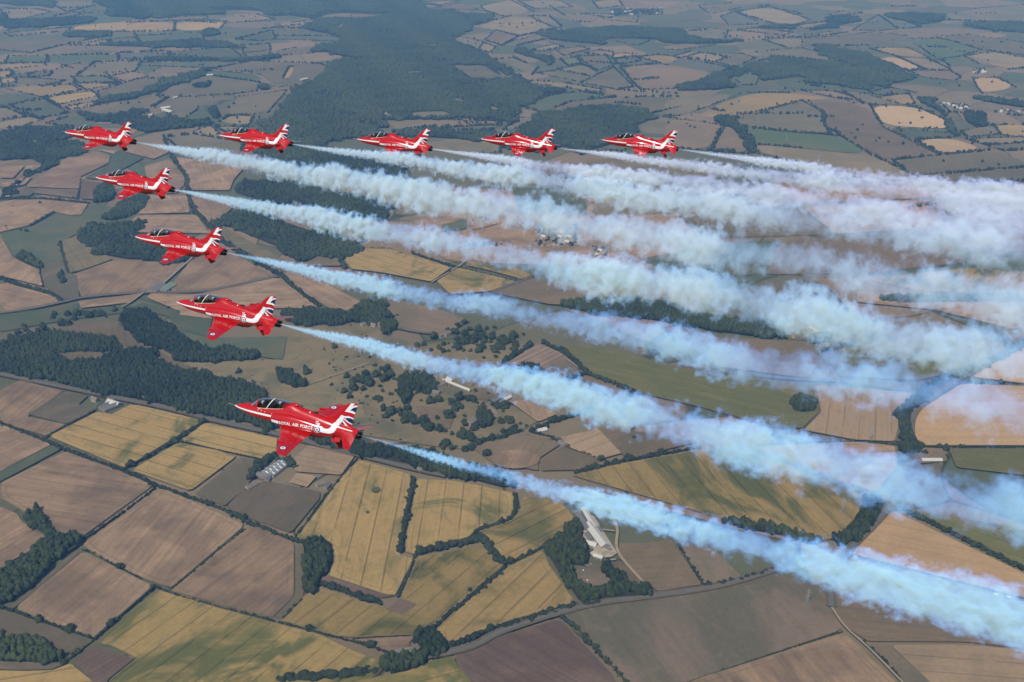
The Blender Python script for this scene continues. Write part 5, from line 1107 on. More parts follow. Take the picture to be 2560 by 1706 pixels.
def van():
    prof = [(-2.6, .35), (2.5, .35), (2.6, .9), (2.2, 1.15), (1.6, 2.2), (-2.55, 2.3), (-2.6, .9)]
    V = [(x, s*(.95 if z < 1.3 else .85), z) for s in (-1, 1) for x, z in prof]; n = len(prof)
    F = [tuple(range(n)), tuple(range(n, 2*n))] + [(i, (i+1) % n, n+(i+1) % n, n+i) for i in range(n)]
    body = py_mesh('body', V, F, MAT_CARW); glass = py_mesh('windscreen', [(2.18, -.8, 1.2), (2.18, .8, 1.2), (1.66, .75, 2.12), (1.66, -.75, 2.12)], [(0, 1, 2, 3)], MAT_DARKWIN)
    W = []; G = []; 
    for s in (-.12, .12): W += [(math.cos(i*.524)*.36, s, math.sin(i*.524)*.36) for i in range(12)]
    G = [tuple(range(12)), tuple(range(12, 24))] + [(i, (i+1) % 12, 12+(i+1) % 12, 12+i) for i in range(12)]
    return body, glass, py_mesh('wheel', W, G, MAT_TYRE)
VB, VG, VW = van()
for i, (x, y, a) in enumerate(CARS):
    o = empty('van', (x, y, 1.2), label=['white van on the road beside the big golden field', 'white van on the right-hand road, left of two', 'white van on the right-hand road, right of two'][i], category='van', group='vans on the roads'); o.rotation_euler.z = a
    link('body', VB, o); g = link('windscreen', VG, o); g.location.x = .03
    for sx in (-1.6, 1.6):
        for sy in (-.85, .85): w = link('wheel', VW, o); w.location = (sx, sy, .36)

# ------------------------------------------------------------------ the jet (x aft, y starboard, z up, nose at the origin)
def gloss_red():
    m, nt = new_mat('gloss_red_paint'); t = NT(nt); tc = t.n('ShaderNodeTexCoord')
    nz = t.noise(tc.outputs['Object'], 2.5, 5, .6)
    col = t.gain((.45, .005, .009, 1), t.m('MULTIPLY_ADD', nz, .36, .82))
    t.out(t.bsdf(col, t.m('MULTIPLY_ADD', nz, .14, .14), .5, **{'Coat Weight': .6, 'Coat Roughness': .05}).outputs[0])
    return m
MAT_RED = gloss_red()
MAT_WHITE = plain('white_paint', (.80, .82, .83), .3, .5, .06, 3)
MAT_BLUE = plain('navy_paint', (.012, .022, .095), .3, .5)
MAT_FLAGRED = plain('flag_red_paint', (.48, .008, .014), .3, .5)
MAT_BLACK = plain('burnt_metal_and_duct_shade', (.018, .017, .018), .5, .5, .3, 5)
MAT_DARKRED = plain('airbrake_shade_and_gap', (.06, .012, .012), .6, .3)
MAT_COCK = plain('cockpit_trim', (.022, .023, .026), .8, .3, .2, 8)
MAT_FRAME = plain('canopy_frame', (.66, .68, .55), .45, .4)
MAT_STEELP = plain('bare_steel', (.55, .55, .55), .3, .5, Metallic=1.0)
MAT_YEL = plain('yellow_stencil', (.75, .45, .02), .5, .4)
def glass_mat():
    m, nt = new_mat('canopy_glass'); t = NT(nt)
    tr = t.n('ShaderNodeBsdfTransparent'); tr.inputs[0].default_value = (.66, .68, .70, 1)
    gl = t.n('ShaderNodeBsdfGlossy'); gl.inputs['Color'].default_value = (.9, .9, .9, 1); gl.inputs['Roughness'].default_value = .04
    fr = t.n('ShaderNodeFresnel'); fr.inputs[0].default_value = 1.28
    mx = t.n('ShaderNodeMixShader'); t.put(mx.inputs[0], fr.outputs[0]); t.put(mx.inputs[1], tr.outputs[0]); t.put(mx.inputs[2], gl.outputs[0])
    t.out(mx.outputs[0]); return m
MAT_GLASS = glass_mat()

NS = 32
def sec(x, w, top, bot, zc, n=2.2, slant=0.0, yc=0.0):
    P = []
    for i in range(NS):
        a = 2*math.pi*i/NS; ca, sa = math.cos(a), math.sin(a)
        y = yc + w*math.copysign(abs(sa)**(2/n), sa); z = zc + ((top-zc) if ca > 0 else (zc-bot))*math.copysign(abs(ca)**(2/n), ca)
        P.append((x + slant*(z-.16), y, z))
    return P
def loft(secs, skip=None, cap0=True, cap1=True):
    V = [p for s in secs for p in s]; F = []
    for k in range(len(secs)-1):
        for i in range(NS):
            if skip and skip(k, i): continue
            j = (i+1) % NS; F.append((k*NS+i, k*NS+j, (k+1)*NS+j, (k+1)*NS+i))
    if cap0: F.append(tuple(range(NS)))
    if cap1: F.append(tuple(reversed(range((len(secs)-1)*NS, len(secs)*NS))))
    return V, F
FUS = [(-.16, .015, -.035, -.065, -.05, 2), (-.06, .06, .01, -.10, -.045, 2), (.06, .105, .06, -.14, -.04, 2), (.25, .185, .155, -.215, -.04, 2.1), (.5, .265, .255, -.285, -.035, 2.1), (.85, .345, .365, -.365, -.03, 2.15),
       (1.25, .42, .465, -.435, -.02, 2.2), (1.6, .47, .52, -.475, -.01, 2.25), (1.95, .505, .62, -.50, 0, 2.3), (2.3, .53, .70, -.515, .02, 2.35), (3.0, .555, .875, -.535, .05, 2.3), (3.7, .575, 1.09, -.55, .08, 2.2),
       (4.3, .59, 1.29, -.56, .12, 2.1), (4.55, .60, 1.33, -.565, .13, 2.0), (4.85, .605, 1.385, -.57, .14, 1.9), (5.1, .61, 1.37, -.575, .14, 1.9), (5.4, .62, 1.27, -.58, .14, 1.95), (5.9, .635, 1.20, -.58, .13, 1.95), (6.6, .645, 1.13, -.57, .12, 1.95),
       (7.4, .635, 1.03, -.545, .12, 2.0), (8.2, .585, .90, -.48, .14, 2.0), (9.0, .505, .77, -.40, .15, 2.05), (9.6, .445, .685, -.33, .16, 2.1), (10.0, .40, .63, -.27, .165, 2.1, .35), (10.26, .365, .58, -.24, .165, 2.1, .85)]
secs = [sec(*s) for s in FUS]
i0 = [k for k, s in enumerate(FUS) if s[0] == 1.95][0]; i1 = [k for k, s in enumerate(FUS) if s[0] == 4.3][0]
top_idx = lambda i: i <= 3 or i >= NS-4
hullV, hullF = loft(secs, lambda k, i: i0 <= k < i1 and top_idx(i), True, True)
solidV, solidF = loft(secs)
def intake(side):
    I = [(3.60, .73, .17, .40, -.10, .15, 2.4), (3.66, .725, .205, .44, -.15, .15, 2.4), (3.9, .71, .245, .52, -.24, .14, 2.4), (4.3, .68, .29, .60, -.36, .12, 2.3), (5.0, .63, .325, .66, -.47, .10, 2.2), (5.8, .58, .345, .66, -.51, .08, 2.2), (6.6, .50, .36, .60, -.52, .06, 2.1), (7.3, .42, .36, .50, -.50, .04, 2.1), (8.0, .33, .33, .43, -.45, .04, 2.1), (8.7, .27, .27, .38, -.38, .05, 2.1)]
    S = [sec(x, w, t, b, z, n, 0, side*yc) for x, yc, w, t, b, z, n in I]
    inner = [sec(3.60, .135, .365, -.065, .15, 2.4, 0, side*.73), sec(4.05, .12, .34, -.04, .15, 2.4, 0, side*.70)]
    V, F = loft(S, None, False, True)
    b = len(V); V += inner[0] + inner[1]
    F += [(i, (i+1) % NS, b+(i+1) % NS, b+i) for i in range(NS)]
    F += [(b+i, b+(i+1) % NS, b+NS+(i+1) % NS, b+NS+i) for i in range(NS)]; fm = [0]*(len(F)-NS) + [1]*NS
    F.append(tuple(range(b+NS, b+2*NS))); fm.append(1)  # duct inside coloured black, standing for the shade of the recess
    return V, F, fm
inP = intake(-1); inS = intake(1)
def bvh():
    V = []; F = []
    for v, f in ((solidV, solidF), inP[:2], inS[:2]):
        b = len(V); V += v; F += [tuple(b+i for i in q) for q in f]
    return BVHTree.FromPolygons([Vector(p) for p in V], F)
BV = bvh()
def skin_pt(x, z, side, lift):
    """point on the fuselage flank at station x, height z (side -1 port, +1 starboard)"""
    h = BV.ray_cast(Vector((x, side*5.0, z)), Vector((0, -side, 0)))
    if h[0] is None: return Vector((x, side*.02, z))
    return h[0] + h[1].normalized()*(lift if h[1].dot(Vector((0, side, 0))) > 0 else -lift)
def flank(polys2d, side, mat, name, parent, lift=.012, grid=.10):
    """drape flat outlines (x,z) over the flank as thin paint"""
    bm = bmesh.new()
    for poly in polys2d:
        vs_ = [bm.verts.new((x, 0, z)) for x, z in poly]; bm.faces.new(vs_)
    xs = [v.co.x for v in bm.verts]; zs = [v.co.z for v in bm.verts]
    for lo, hi, nrm in ((min(xs), max(xs), (1, 0, 0)), (min(zs), max(zs), (0, 0, 1))):
        q = lo + grid
        while q < hi:
            bmesh.ops.bisect_plane(bm, geom=bm.verts[:]+bm.edges[:]+bm.faces[:], plane_co=Vector(nrm)*q, plane_no=Vector(nrm)); q += grid
    bmesh.ops.triangulate(bm, faces=bm.faces[:])
    for v in bm.verts: v.co = skin_pt(v.co.x, v.co.z, side, lift)
    me = bpy.data.meshes.new(name); bm.to_mesh(me); bm.free(); me.materials.append(mat)
    return link(name, me, parent)
def text_polys(s, size, x0, z0, bold, side, width=None, shear=0.0):
    cu = bpy.data.curves.new('lettering', 'FONT'); cu.body = s; cu.size = size; cu.offset = bold; cu.shear = shear; cu.resolution_u = 3
    ob = bpy.data.objects.new('lettering', cu); COL.objects.link(ob); bpy.context.view_layer.update()
    me = bpy.data.meshes.new_from_object(ob.evaluated_get(bpy.context.evaluated_depsgraph_get()))
    bpy.data.objects.remove(ob); 
    co = [v.co.copy() for v in me.vertices]; mx = max(c.x for c in co); k = (width/mx) if width else 1.0
    out = []
    for p in me.polygons:
        q = [(co[i].x*k, co[i].y) for i in p.vertices]
        if side < 0: out.append([(x0 + a, z0(x0+a) + b) for a, b in q])
        else: out.append([(x0 + (width or mx) - a, z0(x0 + (width or mx) - a) + b) for a, b in reversed(q)])
    return out
def ring_polys(cx, cz, r0, r1, n=28, sx=1.0):
    if r0 <= 0: return [[(cx+math.cos(i*2*math.pi/n)*r1*sx, cz+math.sin(i*2*math.pi/n)*r1) for i in range(n)]]
    return [[(cx+math.cos(a)*r*sx, cz+math.sin(a)*r) for a, r in ((i*2*math.pi/n, r0), (i*2*math.pi/n, r1), ((i+1)*2*math.pi/n, r1), ((i+1)*2*math.pi/n, r0))] for i in range(n)]
def airfoil_loft(stations, th, n=14):
    """stations: (le_x, te_x, offset, axis_pos); builds V,F for a surface spanning one axis. returns coords (x, span, thick)"""
    V = []; F = []
    prof = [(.5-.5*math.cos(math.pi*i/n)) for i in range(n+1)]
    def t(u): return 5*(.2969*math.sqrt(u)-.126*u-.3516*u*u+.2843*u**3-.1036*u**4)
    loop = [(u, t(u)) for u in prof] + [(u, -t(u)*.85) for u in reversed(prof[1:-1])]
    m = len(loop)
    for le, te, off, sp, tk in stations:
        c = te-le; V += [(le+u*c, sp, off + q*c*tk) for u, q in loop]
    for k in range(len(stations)-1):
        F += [(k*m+i, k*m+(i+1) % m, (k+1)*m+(i+1) % m, (k+1)*m+i) for i in range(m)]
    F.append(tuple(range(m))); F.append(tuple(range((len(stations)-1)*m, len(stations)*m)))
    return V, F
WING = [(4.15, 7.0, -.36, .2, .105), (4.42, 6.97, -.34, .75, .10), (5.38, 7.03, -.305, 2.6, .09), (5.62, 7.06, -.295, 3.1, .088), (6.28, 7.18, -.27, 4.42, .08), (6.40, 7.19, -.268, 4.58, .075), (6.60, 7.16, -.266, 4.67, .06), (6.85, 7.10, -.265, 4.70, .03)]
TAIL = [(9.12, 10.56, .44, .22, .08), (9.25, 10.58, .40, .45, .075), (10.28, 10.84, .06, 1.95, .06), (10.42, 10.86, .025, 2.12, .05), (10.6, 10.84, .01, 2.19, .03)]
FIN = [(7.2, 9.90, .55), (7.4, 9.97, .9), (8.05, 10.03, 1.12), (8.45, 10.10, 1.42), (8.9, 10.20, 1.85), (9.32, 10.32, 2.30), (9.60, 10.40, 2.52), (9.86, 10.42, 2.63), (10.12, 10.41, 2.685)]

def build_jet():
    root = empty('jet_aircraft', (0, 0, 0))
    fus = link('fuselage', py_mesh('fuselage', hullV, hullF, MAT_RED, True), root)
    # cockpit tub
    V = []; F = []; m = 0
    for k in range(i0, i1+1):
        ring = [secs[k][i] for i in (NS-4, NS-3, 3, 4)]; x = secs[k][0][0]; w = abs(ring[0][1])*.97; z = ring[0][2]
        V += [(x, -w, z-.005), (x, -w*.9, -.2), (x, w*.9, -.2), (x, w, z-.005)]
    n = i1-i0
    for k in range(n):
        for i in range(3): F.append((k*4+i, k*4+i+1, k*4+4+i+1, k*4+4+i))
    F += [(0, 1, 2, 3), tuple(4*n+i for i in (3, 2, 1, 0))]
    link('cockpit_tub', py_mesh('cockpit_tub', V, F, MAT_COCK), fus)
    for nm, q in (('port', inP), ('starboard', inS)):
        link('air_intake', py_mesh('air_intake', q[0], q[1], [MAT_RED, MAT_BLACK], True, q[2]), root)
    # seats
    for x, z in ((2.56, -.02), (4.08, .28)):
        s = link('ejection_seat', box('ejection_seat', x-.02, x+.22, -.22, .22, z-.25, z+.98, MAT_COCK), root)
        link('headrest', box('headrest', x-.10, x+.02, -.12, .12, z+.72, z+.95, MAT_COCK), s)
        link('instrument_coaming', box('instrument_coaming', x-.98, x-.72, -.3, .3, z+.15, z+.52, MAT_COCK), root)
    # canopy and windscreen
    prof = [(1.50, .50, .49, .26), (1.62, .66, .49, .31), (1.84, .87, .50, .355), (2.02, .99, .50, .385), (2.10, 1.035, .505, .395), (2.4, 1.17, .55, .415), (2.8, 1.29, .625, .425), (3.35, 1.375, .74, .435), (3.9, 1.40, .865, .435), (4.4, 1.395, .985, .42), (4.62, 1.39, 1.14, .36), (4.82, 1.40, 1.33, .22)]
    def arch(p, grow=0.0, nseg=12):
        x, top, base, w = p; b = base - .03
        return [(x, math.sin(a)*(w+grow)*(1 if abs(math.sin(a)) < .999 else 1), b + (top-b+grow)*max(0.0, math.cos(a))**.72) for a in np.linspace(-math.pi/2, math.pi/2, nseg+1)]
    def shell(rows, mat, name, parent):
        V = [v for r in rows for v in r]; m = len(rows[0])
        F = [(k*m+i, k*m+i+1, (k+1)*m+i+1, (k+1)*m+i) for k in range(len(rows)-1) for i in range(m-1)]
        return link(name, py_mesh(name, V, F, mat, True), parent)
    shell([arch(p) for p in prof[:4]], MAT_GLASS, 'windscreen', root)
    can = shell([arch(p) for p in prof[4:]], MAT_GLASS, 'canopy', root)
    def interp(x):
        xs = [p[0] for p in prof]; return (x,) + tuple(float(np.interp(x, xs, [p[k] for p in prof])) for k in (1, 2, 3))
    shell([arch(interp(1.98), .012), arch(interp(2.13), .012)], MAT_RED, 'windscreen_frame', can)
    def slanted(x0, x1, d, grow, mat, nm):
        rows = []
        for e in (0, d):
            r = []
            for a in np.linspace(-math.pi/2, math.pi/2, 19):
                f = max(0.0, math.cos(a))**.72; x = x0 + (x1-x0)*f + e; p = interp(x); b = p[2]-.03
                r.append((x, math.sin(a)*(p[3]+grow), b + (p[1]-b+grow)*f))
            rows.append(r)
        shell(rows, mat, nm, can)
    slanted(2.90, 3.36, .085, .014, MAT_FRAME, 'canopy_hoop')
    for s in (-1, 1):      # sill rails
        V = []
        for p in prof[4:10]:
            V += [(p[0], s*(p[3]+.012), p[2]-.045), (p[0], s*(p[3]+.016), p[2]-.005)]
        link('canopy_rail', py_mesh('canopy_rail', V, [(2*k, 2*k+1, 2*k+3, 2*k+2) for k in range(5)], MAT_FRAME), can)
    # wings
    for s in (-1, 1):
        V, F = airfoil_loft(WING, 1.0); w = link('wing', py_mesh('wing', [(x, s*y, z) for x, y, z in V], F, MAT_RED, False), root)
        for p in w.data.polygons: p.use_smooth = len(p.vertices) == 4
        def top(x, y):
            ys = [q[3] for q in WING]; le, te, off, tk = (np.interp(y, ys, [q[k] for q in WING]) for k in (0, 1, 2, 4)); u = min(max((x-le)/(te-le), 0), 1)
            return off + tk*(te-le)*5*(.2969*math.sqrt(u)-.126*u-.3516*u*u+.2843*u**3-.1036*u**4)
        V = []; 
        for yy in (3.10, 3.135):
            V += [(5.50, s*yy, -.33), (5.50, s*yy, -.24), (5.62, s*yy, -.16), (6.05, s*yy, -.14), (6.15, s*yy, -.20), (6.15, s*yy, -.33)]
        link('wing_fence', py_mesh('wing_fence', V, [tuple(range(6)), tuple(range(6, 12))]+[(i, (i+1) % 6, 6+(i+1) % 6, 6+i) for i in range(6)], MAT_RED), w)
        V, F, fm = [], [], []
        for (r0, r1, mi) in ((0, .095, 0), (.095, .20, 1), (.20, .29, 2)):
            for poly in ring_polys(6.42, 3.78, r0, r1, 24):
                b = len(V); V += [(x, s*y, top(x, y)+.012) for x, y in poly]; F.append(tuple(range(b, b+len(poly)))); fm.append(mi)
        link('roundel', py_mesh('roundel', V, F, [MAT_FLAGRED, MAT_WHITE, MAT_BLUE], False, fm), w)
        # aileron and flap: panels seated on the trailing edge with a dark gap ahead of them
        def strip(y0, y1, u0, u1, lift, mat, nm, par):
            V = []; ys = np.linspace(y0, y1, 6)
            for y in ys:
                le = np.interp(y, [q[3] for q in WING], [q[0] for q in WING]); te = np.interp(y, [q[3] for q in WING], [q[1] for q in WING])
                for u in (u0, u1): x = le+(te-le)*u; V.append((x, s*y, top(x, y)+lift))
            return link(nm, py_mesh(nm, V, [(2*k, 2*k+1, 2*k+3, 2*k+2) for k in range(5)], mat), par)
        strip(.85, 2.72, .735, .745, .006, MAT_DARKRED, 'flap_gap', w); strip(2.8, 4.4, .735, .75, .006, MAT_DARKRED, 'aileron_gap', w)
        V, F = airfoil_loft(TAIL, 1.0); tp = link('tailplane', py_mesh('tailplane', [(x, s*y, z) for x, y, z in V], F, MAT_RED), root)
        for p in tp.data.polygons: p.use_smooth = len(p.vertices) == 4
        V = [(8.42, s*.30, -.36), (9.25, s*.27, -.28), (9.18, s*.36, -.62), (8.55, s*.40, -.74)]; V += [(x, y+s*.03, z) for x, y, z in V]
        link('ventral_fin', py_mesh('ventral_fin', V, [(0, 1, 2, 3), (4, 5, 6, 7), (0, 1, 5, 4), (1, 2, 6, 5), (2, 3, 7, 6), (3, 0, 4, 7)], MAT_RED), root)
        link('side_panel_rivets', py_mesh('side_panel_rivets', [v for k in range(3) for v in [(lambda c: (c.x-.035, c.y, c.z))(skin_pt(2.25+k*.62, .34, s, .014)), (lambda c: (c.x+.035, c.y, c.z))(skin_pt(2.25+k*.62, .34, s, .014)), skin_pt(2.25+k*.62, .40, s, .014)]], [(3*k, 3*k+1, 3*k+2) for k in range(3)], MAT_WHITE), fus)
    # fin
    st = [(le, te, 0.0, z, tk) for (le, te, z), tk in zip(FIN, (.06, .06, .062, .065, .065, .065, .06, .05, .03))]
    V, F = airfoil_loft(st, 1.0); fin = link('tail_fin', py_mesh('tail_fin', [(x, t, z) for x, z, t in V], F, MAT_RED), root)
    for p in fin.data.polygons: p.use_smooth = len(p.vertices) == 4
    def fint(x, z):
        zs = [q[2] for q in FIN]; le = np.interp(z, zs, [q[0] for q in FIN]); te = np.interp(z, zs, [q[1] for q in FIN]); u = min(max((x-le)/(te-le), 0.0), 1.0)
        return np.interp(z, zs, [.06, .06, .062, .065, .065, .065, .06, .05, .03])*(te-le)*5*(.2969*math.sqrt(u)-.126*u-.3516*u*u+.2843*u**3-.1036*u**4)
    def te(z): return float(np.interp(z, [q[2] for q in FIN], [q[1] for q in FIN])) - .004
    FLAG = [(MAT_WHITE, 'upper_white_band', [(9.86, 2.615), (10.14, 2.66), (9.95, 2.33), (10.12, 2.50), (te(2.56), 2.56), (te(2.43), 2.43), (10.10, 2.33), (9.85, 2.02), (10.05, 2.03), (te(1.93), 1.93), (te(1.79), 1.79), (9.87, 1.85), (9.36, 1.83)]),
            (MAT_BLUE, 'upper_blue_panel', [(te(2.45), 2.45), (10.07, 2.32), (9.80, 2.03), (10.04, 2.03), (te(1.93), 1.93)]),
            (MAT_FLAGRED, 'red_cross_band', [(9.30, 1.76), (9.87, 1.79), (te(1.74), 1.74), (te(1.50), 1.50), (9.75, 1.57), (9.36, 1.50), (9.18, 1.56)]),
            (MAT_WHITE, 'lower_white_arch', [(9.36, 1.46), (9.72, 1.53), (te(1.44), 1.44), (te(1.31), 1.31), (9.80, 1.385), (9.40, 1.30), (9.30, 1.38)]),
            (MAT_BLUE, 'lower_blue_panel', [(9.40, 1.30), (9.80, 1.40), (te(1.33), 1.33), (te(.95), .95), (9.64, 1.09)]),
            (MAT_WHITE, 'white_diagonal', [(9.36, 1.28), (9.63, 1.10), (te(.96), .96), (te(.87), .87), (9.64, .98), (9.30, 1.18)]),
            (MAT_FLAGRED, 'red_diagonal', [(9.285, 1.165), (9.63, .965), (9.93, .85), (9.90, .70), (9.70, .66), (9.285, 1.09)]),
            (MAT_WHITE, 'white_saltire', [(9.265, 1.09), (9.69, .64), (9.50, .62), (9.17, .95)]),
            (MAT_BLUE, 'blue_triangle', [(9.18, .965), (9.49, .63), (9.03, .66)])]
    for s in (-1, 1):
        for mat, nm, poly in FLAG:
            bm = bmesh.new(); f = bm.faces.new([bm.verts.new((x, 0, z)) for x, z in poly])
            for q in np.arange(9.0, 10.5, .12): bmesh.ops.bisect_plane(bm, geom=bm.verts[:]+bm.edges[:]+bm.faces[:], plane_co=(q, 0, 0), plane_no=(1, 0, 0))
            for v in bm.verts: v.co.y = s*(fint(v.co.x, v.co.z) + (.012 if mat is not MAT_BLUE else .016))
            me = bpy.data.meshes.new(nm); bm.to_mesh(me); bm.free(); me.materials.append(mat); link(nm, me, fin)
    # paint on the flanks
    for s in (-1, 1):
        bot = [(-.10, -.06), (.14, -.055), (.69, -.05), (1.2, -.025), (1.77, .0), (2.6, .035), (3.56, .08)]; top = [(3.56, .245), (2.6, .20), (2.0, .165), (1.5, .12), (.96, .075), (.39, .035), (.08, .03), (-.09, .0)]
        flank([bot+top], s, MAT_WHITE, 'nose_stripe', fus)
        flank([[(3.70, -.08), (4.30, -.075), (4.30, .145), (3.70, .14)]], s, MAT_WHITE, 'intake_stripe', fus)
        base = lambda x: float(np.interp(x, (4.37, 5.4, 6.05, 7.1), (-.075, .045, .085, .085)))
        for wd, x0, x1 in (('ROYAL', 4.34, 5.36), ('AIR', 5.48, 6.04), ('FORCE', 6.13, 7.13)):
            a, b = (x0, x1) if s < 0 else (4.34+7.13-x1, 4.34+7.13-x0)
            flank(text_polys(wd, .335, a, base, .009, s, b-a), s, MAT_WHITE, 'lettering', fus, .02, .5)
        flank(text_polys('RAF', .13, 7.24, lambda x: .635, .004, s, .23), s, MAT_WHITE, 'anniversary_lettering', fus, .016, .5)
        flank(text_polys('100', .235, 7.25, lambda x: .440, .010, s, .36), s, MAT_WHITE, 'anniversary_lettering', fus, .016, .5)
        for nm, r0, r1, mat in (('roundel_rim', .225, .255, MAT_WHITE), ('roundel_ring', .15, .225, MAT_BLUE), ('roundel_disc', .075, .15, MAT_WHITE), ('roundel_centre', 0, .075, MAT_FLAGRED)):
            flank(ring_polys(7.48, .155, r0, r1), s, mat, nm, fus, .022, .2)
        sw = [(7.68, .30), (7.95, .30), (8.26, .335), (8.38, .40), (8.45, .48), (8.55, .69), (8.61, .79), (8.85, .785), (9.04, .735), (9.02, .68), (8.93, .49), (8.81, .20), (8.65, .08), (8.46, .0), (8.32, -.02), (7.99, -.02), (7.70, .01)]
        flank([sw], s, MAT_WHITE, 'swoosh', fus, .013)
        # the swoosh continues on the fin
        bm = bmesh.new(); poly = [(8.58, .74), (8.96, 1.25), (9.10, 1.50), (9.36, 1.455), (9.30, 1.20), (9.16, .94), (9.04, .68), (8.8, .68)]
        bm.faces.new([bm.verts.new((x, 0, z)) for x, z in poly])
        for q in np.arange(8.6, 9.4, .12): bmesh.ops.bisect_plane(bm, geom=bm.verts[:]+bm.edges[:]+bm.faces[:], plane_co=(q, 0, 0), plane_no=(1, 0, 0))
        for v in bm.verts:
            v.co.y = s*(fint(v.co.x, v.co.z) + .013)
        me = bpy.data.meshes.new('swoosh'); bm.to_mesh(me); bm.free(); me.materials.append(MAT_WHITE); link('swoosh', me, fin)
        flank([[(2.72, .555), (3.02, .60), (3.02, .635), (2.72, .59)]], s, MAT_YEL, 'rescue_stencil', fus, .014)
        for k in range(2): flank([[(2.28+k*.22, .44-k*.06), (2.38+k*.22, .45-k*.06), (2.38+k*.22, .49-k*.06), (2.28+k*.22, .48-k*.06)]], s, MAT_WHITE, 'stencil', fus, .014)
        for k, (x, z) in enumerate(((7.78, .62), (8.3, .46))): flank(ring_polys(x, z, 0, .03, 10), s, MAT_BLACK, 'vent', fus, .014)
    # probe, nozzle, pod, airbrake, spine fittings
    V = []; F = []
    for x, r in ((-.74, .006), (-.45, .012), (-.13, .022)): V += [(x, math.cos(i*.785)*r, -.045+(x+.13)*-.03+math.sin(i*.785)*r) for i in range(8)]
    F = [(k*8+i, k*8+(i+1) % 8, (k+1)*8+(i+1) % 8, (k+1)*8+i) for k in range(2) for i in range(8)] + [tuple(range(8))]
    link('pitot_probe', py_mesh('pitot_probe', V, F, MAT_STEELP, True), root)
    S = [sec(9.7, .31, .47, -.15, .16), sec(10.2, .325, .485, -.165, .16), sec(10.72, .30, .46, -.14, .16), sec(10.70, .26, .42, -.10, .16), sec(10.0, .22, .38, -.06, .16)]
    link('jet_nozzle', py_mesh('jet_nozzle', *loft(S, None, False, True), MAT_BLACK, True), root)
    for k, a in enumerate((.5, 1.57, 2.6)):
        q = Vector((10.55, -.30*math.cos(a)*1.0, .16 + .34*math.sin(a)))
        link('smoke_pipe', py_mesh('smoke_pipe', *bars([(q, q+Vector((.28, 0, -.02)))], .022), MAT_STEELP), root)
    S = [sec(5.0, .03, -.64, -.70, -.67), sec(5.3, .18, -.5, -.86, -.67), sec(5.8, .25, -.4, -.98, -.68), sec(6.9, .26, -.4, -1.0, -.68), sec(7.5, .21, -.4, -.88, -.62), sec(7.95, .05, -.45, -.60, -.52)]
    link('smoke_pod', py_mesh('smoke_pod', *loft(S), MAT_RED, True), root)
    a0 = (8.55, -.40); dx, dz = .60, -.80; w = .40
    V = []
    for off in (0, .06):
        V += [(a0[0]+off*.8, -w, a0[1]+off*.6), (a0[0]+off*.8, w, a0[1]+off*.6), (a0[0]+dx+off*.8, w, a0[1]+dz+off*.6), (a0[0]+dx+off*.8, -w, a0[1]+dz+off*.6)]
    ab = link('airbrake', py_mesh('airbrake', V, [(0, 1, 2, 3), (4, 5, 6, 7), (0, 1, 5, 4), (1, 2, 6, 5), (2, 3, 7, 6), (3, 0, 4, 7)], [MAT_RED, MAT_DARKRED], False, [0, 1, 0, 0, 0, 0]), root)  # inner face coloured dark red, its shade put into the paint
    link('airbrake_jack', py_mesh('airbrake_jack', *bars([((9.0, 0, -.3), (8.95, 0, -.85))], .04), MAT_STEELP), ab)
    link('blade_aerial', py_mesh('blade_aerial', *bars([((5.75, 0, 1.2), (5.72, 0, 1.40)), ((5.6, 0, 1.36), (5.85, 0, 1.36))], .025), MAT_BLACK), root)
    link('blade_aerial', py_mesh('blade_aerial', *bars([((.72, 0, .32), (.74, 0, .40))], .018), MAT_BLACK), root)
    link('spine_vent', box('spine_vent', 6.75, 7.1, -.1, .1, 1.06, 1.135, MAT_BLACK), root)
    link('beacon', py_mesh('beacon', *(lambda V, F: ((V*np.array([.06, .06, .07]) + np.array([6.55, -.18, 1.10])).tolist(), F.tolist()))(*ICO2), MAT_WHITE, True), root)
    link('beacon', py_mesh('beacon', *(lambda V, F: ((V*np.array([.05, .05, .09]) + np.array([3.1, -.1, -.57])).tolist(), F.tolist()))(*ICO2), MAT_BLACK, True), root)
    link('spine_fairing', py_mesh('spine_fairing', *(lambda V, F: ((V*np.array([.34, .16, .10]) + np.array([5.25, 0, 1.36])).tolist(), F.tolist()))(*ICO3), MAT_RED, True), root)
    return root
JET = build_jet()

